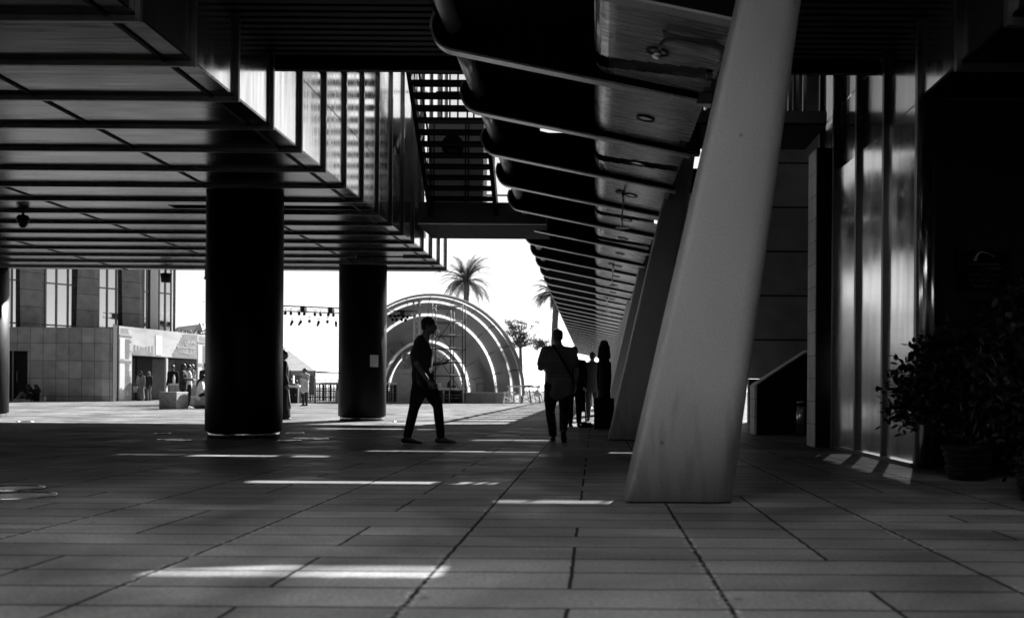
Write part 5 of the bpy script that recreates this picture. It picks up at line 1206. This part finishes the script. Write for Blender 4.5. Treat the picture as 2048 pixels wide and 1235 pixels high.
while x < b: m_ = MB(); m_.bar((x, 60.08, 1.05), (x + 0.28, 60.08, 0.0), 0.04); m_.build('brace', 'grey_metal', fn); x += 0.4
pl = thing('plastic_bag', (GX(1075, 790, 53), 53, 0.5), 'crumpled pale plastic bag hanging at the end of the trestles', 'bag')
m_ = MB(); bx_ = GX(1076, 785, 53)
for i in range(9): m_.sph((bx_ + rnd.uniform(-.1, .1), 53 + rnd.uniform(-.08, .08), 0.62 + rnd.uniform(-.14, .12)), rnd.uniform(.07, .13), 10, 7)
fo = voxel(m_, 'sack', 'light_cloth', None, 0.03); fo.parent = pl; fo.matrix_parent_inverse = Matrix.Translation(-Vector(pl.location))
m_ = MB(); m_.tube([(bx_, 53, 0.78), (bx_ + .05, 53, 0.95), (bx_ + .09, 53, 1.02)], 0.015, 6); m_.build('handle', 'light_cloth', pl)

# ================================================================== TREES
def palm(px, py, d, label, r=2.4, nf=80, seed=1):
    rg = random.Random(seed); c = P(px, py, d); t = thing('palm_tree', (c.x, d, 0), label, 'palm tree', 'palm trees')
    m_ = MB(); n = 16
    m_.tube([(c.x + 0.05 * math.sin(k * .5), d, c.z * k / n) for k in range(n + 1)], [0.24 - 0.05 * k / n + 0.02 * (k % 2) for k in range(n + 1)], 10); m_.build('trunk', 'bark', t)
    cr = MB()
    for i in range(nf):
        az = rg.uniform(0, 6.283); el = rg.uniform(-0.35, 1.35); L = r * rg.uniform(0.85, 1.15); nseg = 12; p = Vector(c); dr = Vector((math.cos(az) * math.cos(el), math.sin(az) * math.cos(el), math.sin(el)))
        for s in range(nseg):
            q = p + dr * L / nseg; cr.bar(p, q, 0.035 * (1 - s / nseg) + 0.008)
            sdv = dr.cross(Vector((0, 0, 1)))
            if sdv.length < .05: sdv = Vector((1, 0, 0))
            sdv.normalize(); upv = sdv.cross(dr)
            for s_ in (-1, 1):
                for jj in range(2):
                    ll = 0.50 * math.sin(math.pi * (0.12 + 0.85 * (s + jj * .5) / nseg)) * rg.uniform(.8, 1.1); o = p.lerp(q, jj * .5); tip = o + (sdv * s_ * 0.75 + dr * 0.75 - upv * 0.10).normalized() * ll
                    w = dr * 0.030; cr.add([o - w, o + w, tip], [(0, 1, 2)])
            p = q; dr = (dr + Vector((0, 0, -0.07 - 0.012 * s))).normalized()
    cr.build('crown', 'far_leaf', t)
palm(932, 562, 74, 'tall palm rising behind the shell stage, its crown fully visible', seed=3)
palm(1111, 588, 66, 'second palm, mostly hidden behind the canopy tip', r=1.8, seed=5)
def tree(px, py, d, label, rx, rz, nb, seed, base=None):
    rg = random.Random(seed); c = P(px, py, d); t = thing('tree', (c.x, d, 0), label, 'tree', 'trees beyond the plaza')
    m_ = MB(); tips = []
    bx = c.x if base is None else GX(base, 800, d)
    fork = Vector((bx, d, c.z - rz * 0.9)); m_.tube([(bx, d, 0), (bx + 0.05, d, fork.z * .6), fork], [0.16, 0.13, 0.10], 8)
    for i in range(nb):
        e = c + Vector((rg.uniform(-rx, rx), rg.uniform(-rx * .6, rx * .6), rg.uniform(-rz, rz)))
        md = fork.lerp(e, 0.5) + Vector((rg.uniform(-.15, .15), 0, rg.uniform(-.1, .25))); m_.tube([fork, md, e], [0.05, 0.028, 0.01], 5); tips.append(e); tips.append(md.lerp(e, .5))
    m_.build('trunk', 'bark', t)
    cr = MB()
    for e in tips:
        for k in range(rg.randint(45, 110)):
            p = e + Vector((rg.gauss(0, .16), rg.gauss(0, .16), rg.gauss(0, .10))); a = Vector((rg.uniform(-1, 1), rg.uniform(-1, 1), rg.uniform(-1, 1))).normalized(); b = a.cross(Vector((.2, .4, 1))).normalized(); r = rg.uniform(.03, .06)
            cr.add([p - a * r, p + b * r * .6, p + a * r, p - b * r * .6], [(0, 1, 2, 3)])
    cr.build('crown', 'far_leaf', t)
tree(1046, 668, 68, 'sparse broad-leaved tree between the shell stage and the canopy', 1.15, 0.95, 34, 11, base=1040)
tree(1085, 688, 66, 'small sparse tree just left of the heavy man\'s head', 0.65, 0.28, 10, 12, base=1092)
tree(1165, 745, 66, 'bushy tree seen through the gap beyond the second walker', 0.8, 0.9, 26, 14, base=1166)
tree(488, 640, 47, 'broad-leaved tree hidden behind the nearest round column, mirrored in the far windows', 1.15, 1.5, 60, 21, base=488)
# ================================================================== FIXTURES UNDER THE LEFT BLOCK
def fixture(px, py, d, kind, label):
    p = P(px, py, d); t = thing('dome_camera' if kind == 'dome' else 'spotlight' if kind == 'spot' else 'security_camera', (p.x, p.y, p.z), label, {'dome': 'dome camera', 'spot': 'spotlight', 'cam': 'camera'}[kind])
    x, y, z = p
    if kind == 'dome':
        m_ = MB(); m_.tube([(x, y, BZ), (x, y, z + 0.10)], 0.02, 8); m_.lathe([(0.06, 0), (0.06, .015)], (x, y, BZ - .016), 16); m_.build('stem', 'dark_metal', t)
        m_ = MB(); m_.lathe([(0.085, 0.0), (0.10, 0.03), (0.10, 0.09), (0.07, 0.13), (0.03, 0.14)], (x, y, z), 24); m_.build('housing', 'dark_metal', t)
        m_ = MB(); m_.sph((x, y, z), (0.075, 0.075, 0.085), 20, 12); m_.build('dome', 'dark_glass', t)
    elif kind == 'spot':
        m_ = MB(); m_.tube([(x, y, BZ), (x, y, z + 0.1)], 0.015, 8); m_.build('stem', 'dark_metal', t)
        m_ = MB(); m_.lathe([(0.11, -0.1), (0.125, 0.06), (0.125, 0.10), (0.09, 0.12)], (x, y, z), 20); m_.build('housing', 'black_paint', t)
        m_ = MB(); m_.bar((x - .14, y, z + .1), (x + .14, y, z + .1), 0.03); m_.build('yoke', 'dark_metal', t)
    else:
        m_ = MB(); m_.tube([(x - .03, y, BZ), (x - .03, y, z + .06), (x, y, z + .03)], 0.014, 8); m_.build('arm', 'dark_metal', t)
        m_ = MB(); m_.bar((x - .04, y, z + .04), (x + .09, y - .05, z - .05), 0.06, 0.06); m_.build('body', 'dark_metal', t, bevel=.008)
fixture(46, 446, 16.6, 'dome', 'black dome camera hanging under the raised block at far left')
fixture(332, 556, 24.4, 'spot', 'square black spotlight hanging from the far edge of the raised block')
fixture(413, 558, 24.4, 'cam', 'small tilted security camera beside the nearest round column')
# floor uplights
def uplight(px, py, r, label):
    d = 2000 * CH / (py - VPY - (px - VPX) * ROLL) ; x = GX(px, py, d); t = thing('floor_uplight', (x, d, 0), label, 'uplight', 'round uplights set in the paving')
    m_ = MB(); m_.lathe([(r, 0.001), (r, 0.012), (r - 0.035, 0.012), (r - 0.035, 0.006)], (x, d, 0), 36); m_.build('ring', 'steel', t)
    m_ = MB(); n = 30; m_.add([(x + (r - .036) * math.cos(6.2832 * k / n), d + (r - .036) * math.sin(6.2832 * k / n), 0.007) for k in range(n)], [tuple(range(n))]); m_.build('glass', 'steel' , t)
for i, (px, py, r) in enumerate(((22, 977, .22), (32, 992, .25), (340, 879, .17), (358, 881, .17), (578, 881, .17), (610, 877, .17), (634, 878, .17), (325, 867, .12), (590, 866, .15), (640, 843, .17), (800, 843, .17), (50, 843, .17))):
    uplight(px, py, r, ['round floor uplight near the left edge, the farther of two', 'round floor uplight near the left edge, the nearer of two', 'floor uplight left of the nearest round column, the farther one', 'floor uplight left of the nearest round column, the nearer one',
        'floor uplight touching the right foot of the nearest round column', 'floor uplight between two others right of the nearest round column', 'rightmost floor uplight beside the nearest round column', 'small floor uplight behind the nearest round column, left side',
        'small floor uplight behind the nearest round column, right side', 'floor uplight left of the second round column', 'floor uplight right of the second round column', 'floor uplight beside the column cut by the left edge'][i])
# conduit, junction box and louvre on the canopy by the nearest leaning column
cdt = thing('conduit_pipes', (1.0, 8.2, 4.0), 'thin steel conduit pipes bending under the canopy by the nearest leaning column', 'pipe'); d = 8.3
def PP(l, d): return [P(a, b, d) for a, b in l]
m_ = MB(); m_.tube(PP([(1340, -30), (1338, 10), (1332, 30), (1326, 58), (1330, 68), (1345, 74), (1405, 84), (1430, 88), (1445, 96), (1448, 110), (1440, 130), (1429, 148)], d), 0.022, 10); m_.build('pipe', 'grey_metal', cdt)
m_ = MB(); m_.tube(PP([(1316, 106), (1322, 88), (1330, 80), (1350, 80), (1405, 92), (1425, 93), (1440, 102), (1444, 112)], d - .05), 0.018, 10); m_.build('pipe', 'grey_metal', cdt)
m_ = MB(); p_ = P(1314, 108, d - .05); m_.tube([p_ + Vector((-.015, 0, -.03)), p_ + Vector((.01, 0, .02))], 0.032, 12); m_.build('end_cap', 'steel', cdt)
m_ = MB(); p_ = P(1335, 14, d); m_.tube([p_ + Vector((-.01, 0, -.04)), p_ + Vector((.01, 0, .04))], 0.04, 12); m_.build('coupling', 'grey_metal', cdt)
jb = thing('floodlight_box', P(1422, 170, 9.5), 'small grey box light mounted beside the nearest leaning column', 'floodlight'); a, b = P(1406, 186, 9.5), P(1437, 156, 9.5)
m_ = MB(); m_.hexa([(a.x, 9.5, a.z), (b.x, 9.5, a.z), (b.x, 9.7, a.z), (a.x, 9.7, a.z)], [(a.x + .02, 9.5, b.z), (b.x + .02, 9.5, b.z), (b.x + .02, 9.7, b.z), (a.x + .02, 9.7, b.z)]); m_.build('housing', 'grey_metal', jb, bevel=.008)
m_ = MB(); m_.hexa([(a.x - .04, 9.4, a.z - .03), (b.x - .01, 9.4, a.z - .03), (b.x - .01, 9.75, a.z - .03), (a.x - .04, 9.75, a.z - .03)], [(a.x - .01, 9.45, a.z - .004), (b.x, 9.45, a.z - .004), (b.x, 9.72, a.z - .004), (a.x - .01, 9.72, a.z - .004)]); m_.build('hood', 'black_paint', jb)
lv_ = thing('vent_grille', P(1384, 280, 12.5), 'dark louvred grille at the canopy edge left of the nearest leaning column', 'grille'); a, b = P(1370, 306, 12.5), P(1402, 248, 12.5)
m_ = MB(); m_.box(a.x, b.x, 12.55, 12.7, a.z, b.z); m_.build('case', 'black_paint', lv_)
m_ = MB()
for k in range(8): z = a.z + (b.z - a.z) * (k + .5) / 8; m_.box(a.x + .05, b.x - .05, 12.52, 12.545, z, z + .012)
m_.build('slat', 'grey_metal', lv_)
sb_ = MB(); sb_.box(GX(1358, 300, 16), GX(1412, 300, 16), 16.2, 24, 3.95, 4.35); tag(sb_.build('side_beam', 'black_paint'), 'black longitudinal beam between the canopy and the leaning columns', 'beam')

# ================================================================== BUSHES ON THE RIGHT
def bush(cx, cy, cz, rx, ry, rz, n, seed, label, pot, extra=()):
    rg = random.Random(seed); t = thing('potted_bush', (cx, cy, 0), label, 'potted plant', 'potted bushes at the right edge')
    px_, py_, pr_, ph__ = pot
    m_ = MB(); prof = [(pr_ * .78, 0.0)]; k = 0; z = 0.02
    while z < ph__: prof += [(pr_ * (.78 + .22 * z / ph__) + 0.012 * (k % 2), z), (pr_ * (.78 + .22 * z / ph__) + 0.012 * (k % 2), z + .018)]; z += .026; k += 1
    prof += [(pr_ + .02, ph__), (pr_ + .02, ph__ + .03), (pr_ - .02, ph__ + .03)]; m_.lathe(prof, (px_, py_, 0), 40, False); m_.build('pot', 'black_paint', t)
    cr = MB(); st_ = MB(); fork = Vector((px_, py_, ph__)); lobes = [(Vector((cx, cy, cz)), Vector((rx, ry, rz)), n)] + [(Vector(a), Vector(b), m__) for a, b, m__ in extra]
    for lc, lr, cnt in lobes:
        hubs = []
        for i in range(max(6, cnt // 22)):
            while True:
                v = Vector((rg.uniform(-1, 1), rg.uniform(-1, 1), rg.uniform(-1, 1)))
                if 0.25 < v.length < 1: break
            hubs.append(lc + Vector((v.x * lr.x, v.y * lr.y, v.z * lr.z)))
        for h in hubs:
            if rg.random() < .6: st_.tube([fork, fork.lerp(h, .5) + Vector((0, 0, .06)), h], [.014, .009, .004], 5)
            ax_ = (h - fork).normalized()
            for j in range(22):
                o = h + Vector((rg.gauss(0, .07), rg.gauss(0, .07), rg.gauss(0, .07))); dr = (ax_ * .5 + Vector((rg.uniform(-1, 1), rg.uniform(-1, 1), rg.uniform(-.8, 1)))).normalized()
                sdv = dr.cross(Vector((rg.uniform(-1, 1), rg.uniform(-1, 1), 1))).normalized(); L = rg.uniform(.045, .08); w = L * .27
                up_ = sdv.cross(dr) * L * .08
                cr.add([o, o + dr * L * .3 + sdv * w, o + dr * L * .7 + sdv * w * .9 - up_, o + dr * L - up_ * 2, o + dr * L * .7 - sdv * w * .9 - up_, o + dr * L * .3 - sdv * w, o + dr * L * .5 - up_ * 2.2], [(0, 1, 6, 5), (1, 2, 6), (2, 3, 6), (3, 4, 6), (4, 5, 6)], True)
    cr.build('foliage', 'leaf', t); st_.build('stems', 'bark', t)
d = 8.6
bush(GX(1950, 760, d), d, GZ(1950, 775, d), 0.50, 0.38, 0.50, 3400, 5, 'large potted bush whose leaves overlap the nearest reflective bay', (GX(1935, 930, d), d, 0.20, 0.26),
     [((GX(1815, 795, d), d - .1, GZ(1815, 805, d)), (0.17, .2, 0.24), 620), ((GX(1860, 740, d), d, GZ(1860, 740, d)), (0.2, .25, 0.2), 500)])
d = 6.9
bush(GX(2075, 790, d), d, GZ(2075, 770, d), 0.34, 0.34, 0.66, 3000, 6, 'taller potted bush cut off by the right edge of the photo', (GX(2090, 960, d), d, 0.20, 0.28), [((GX(2045, 640, d), d, GZ(2045, 640, d)), (0.13, .2, 0.16), 300)])
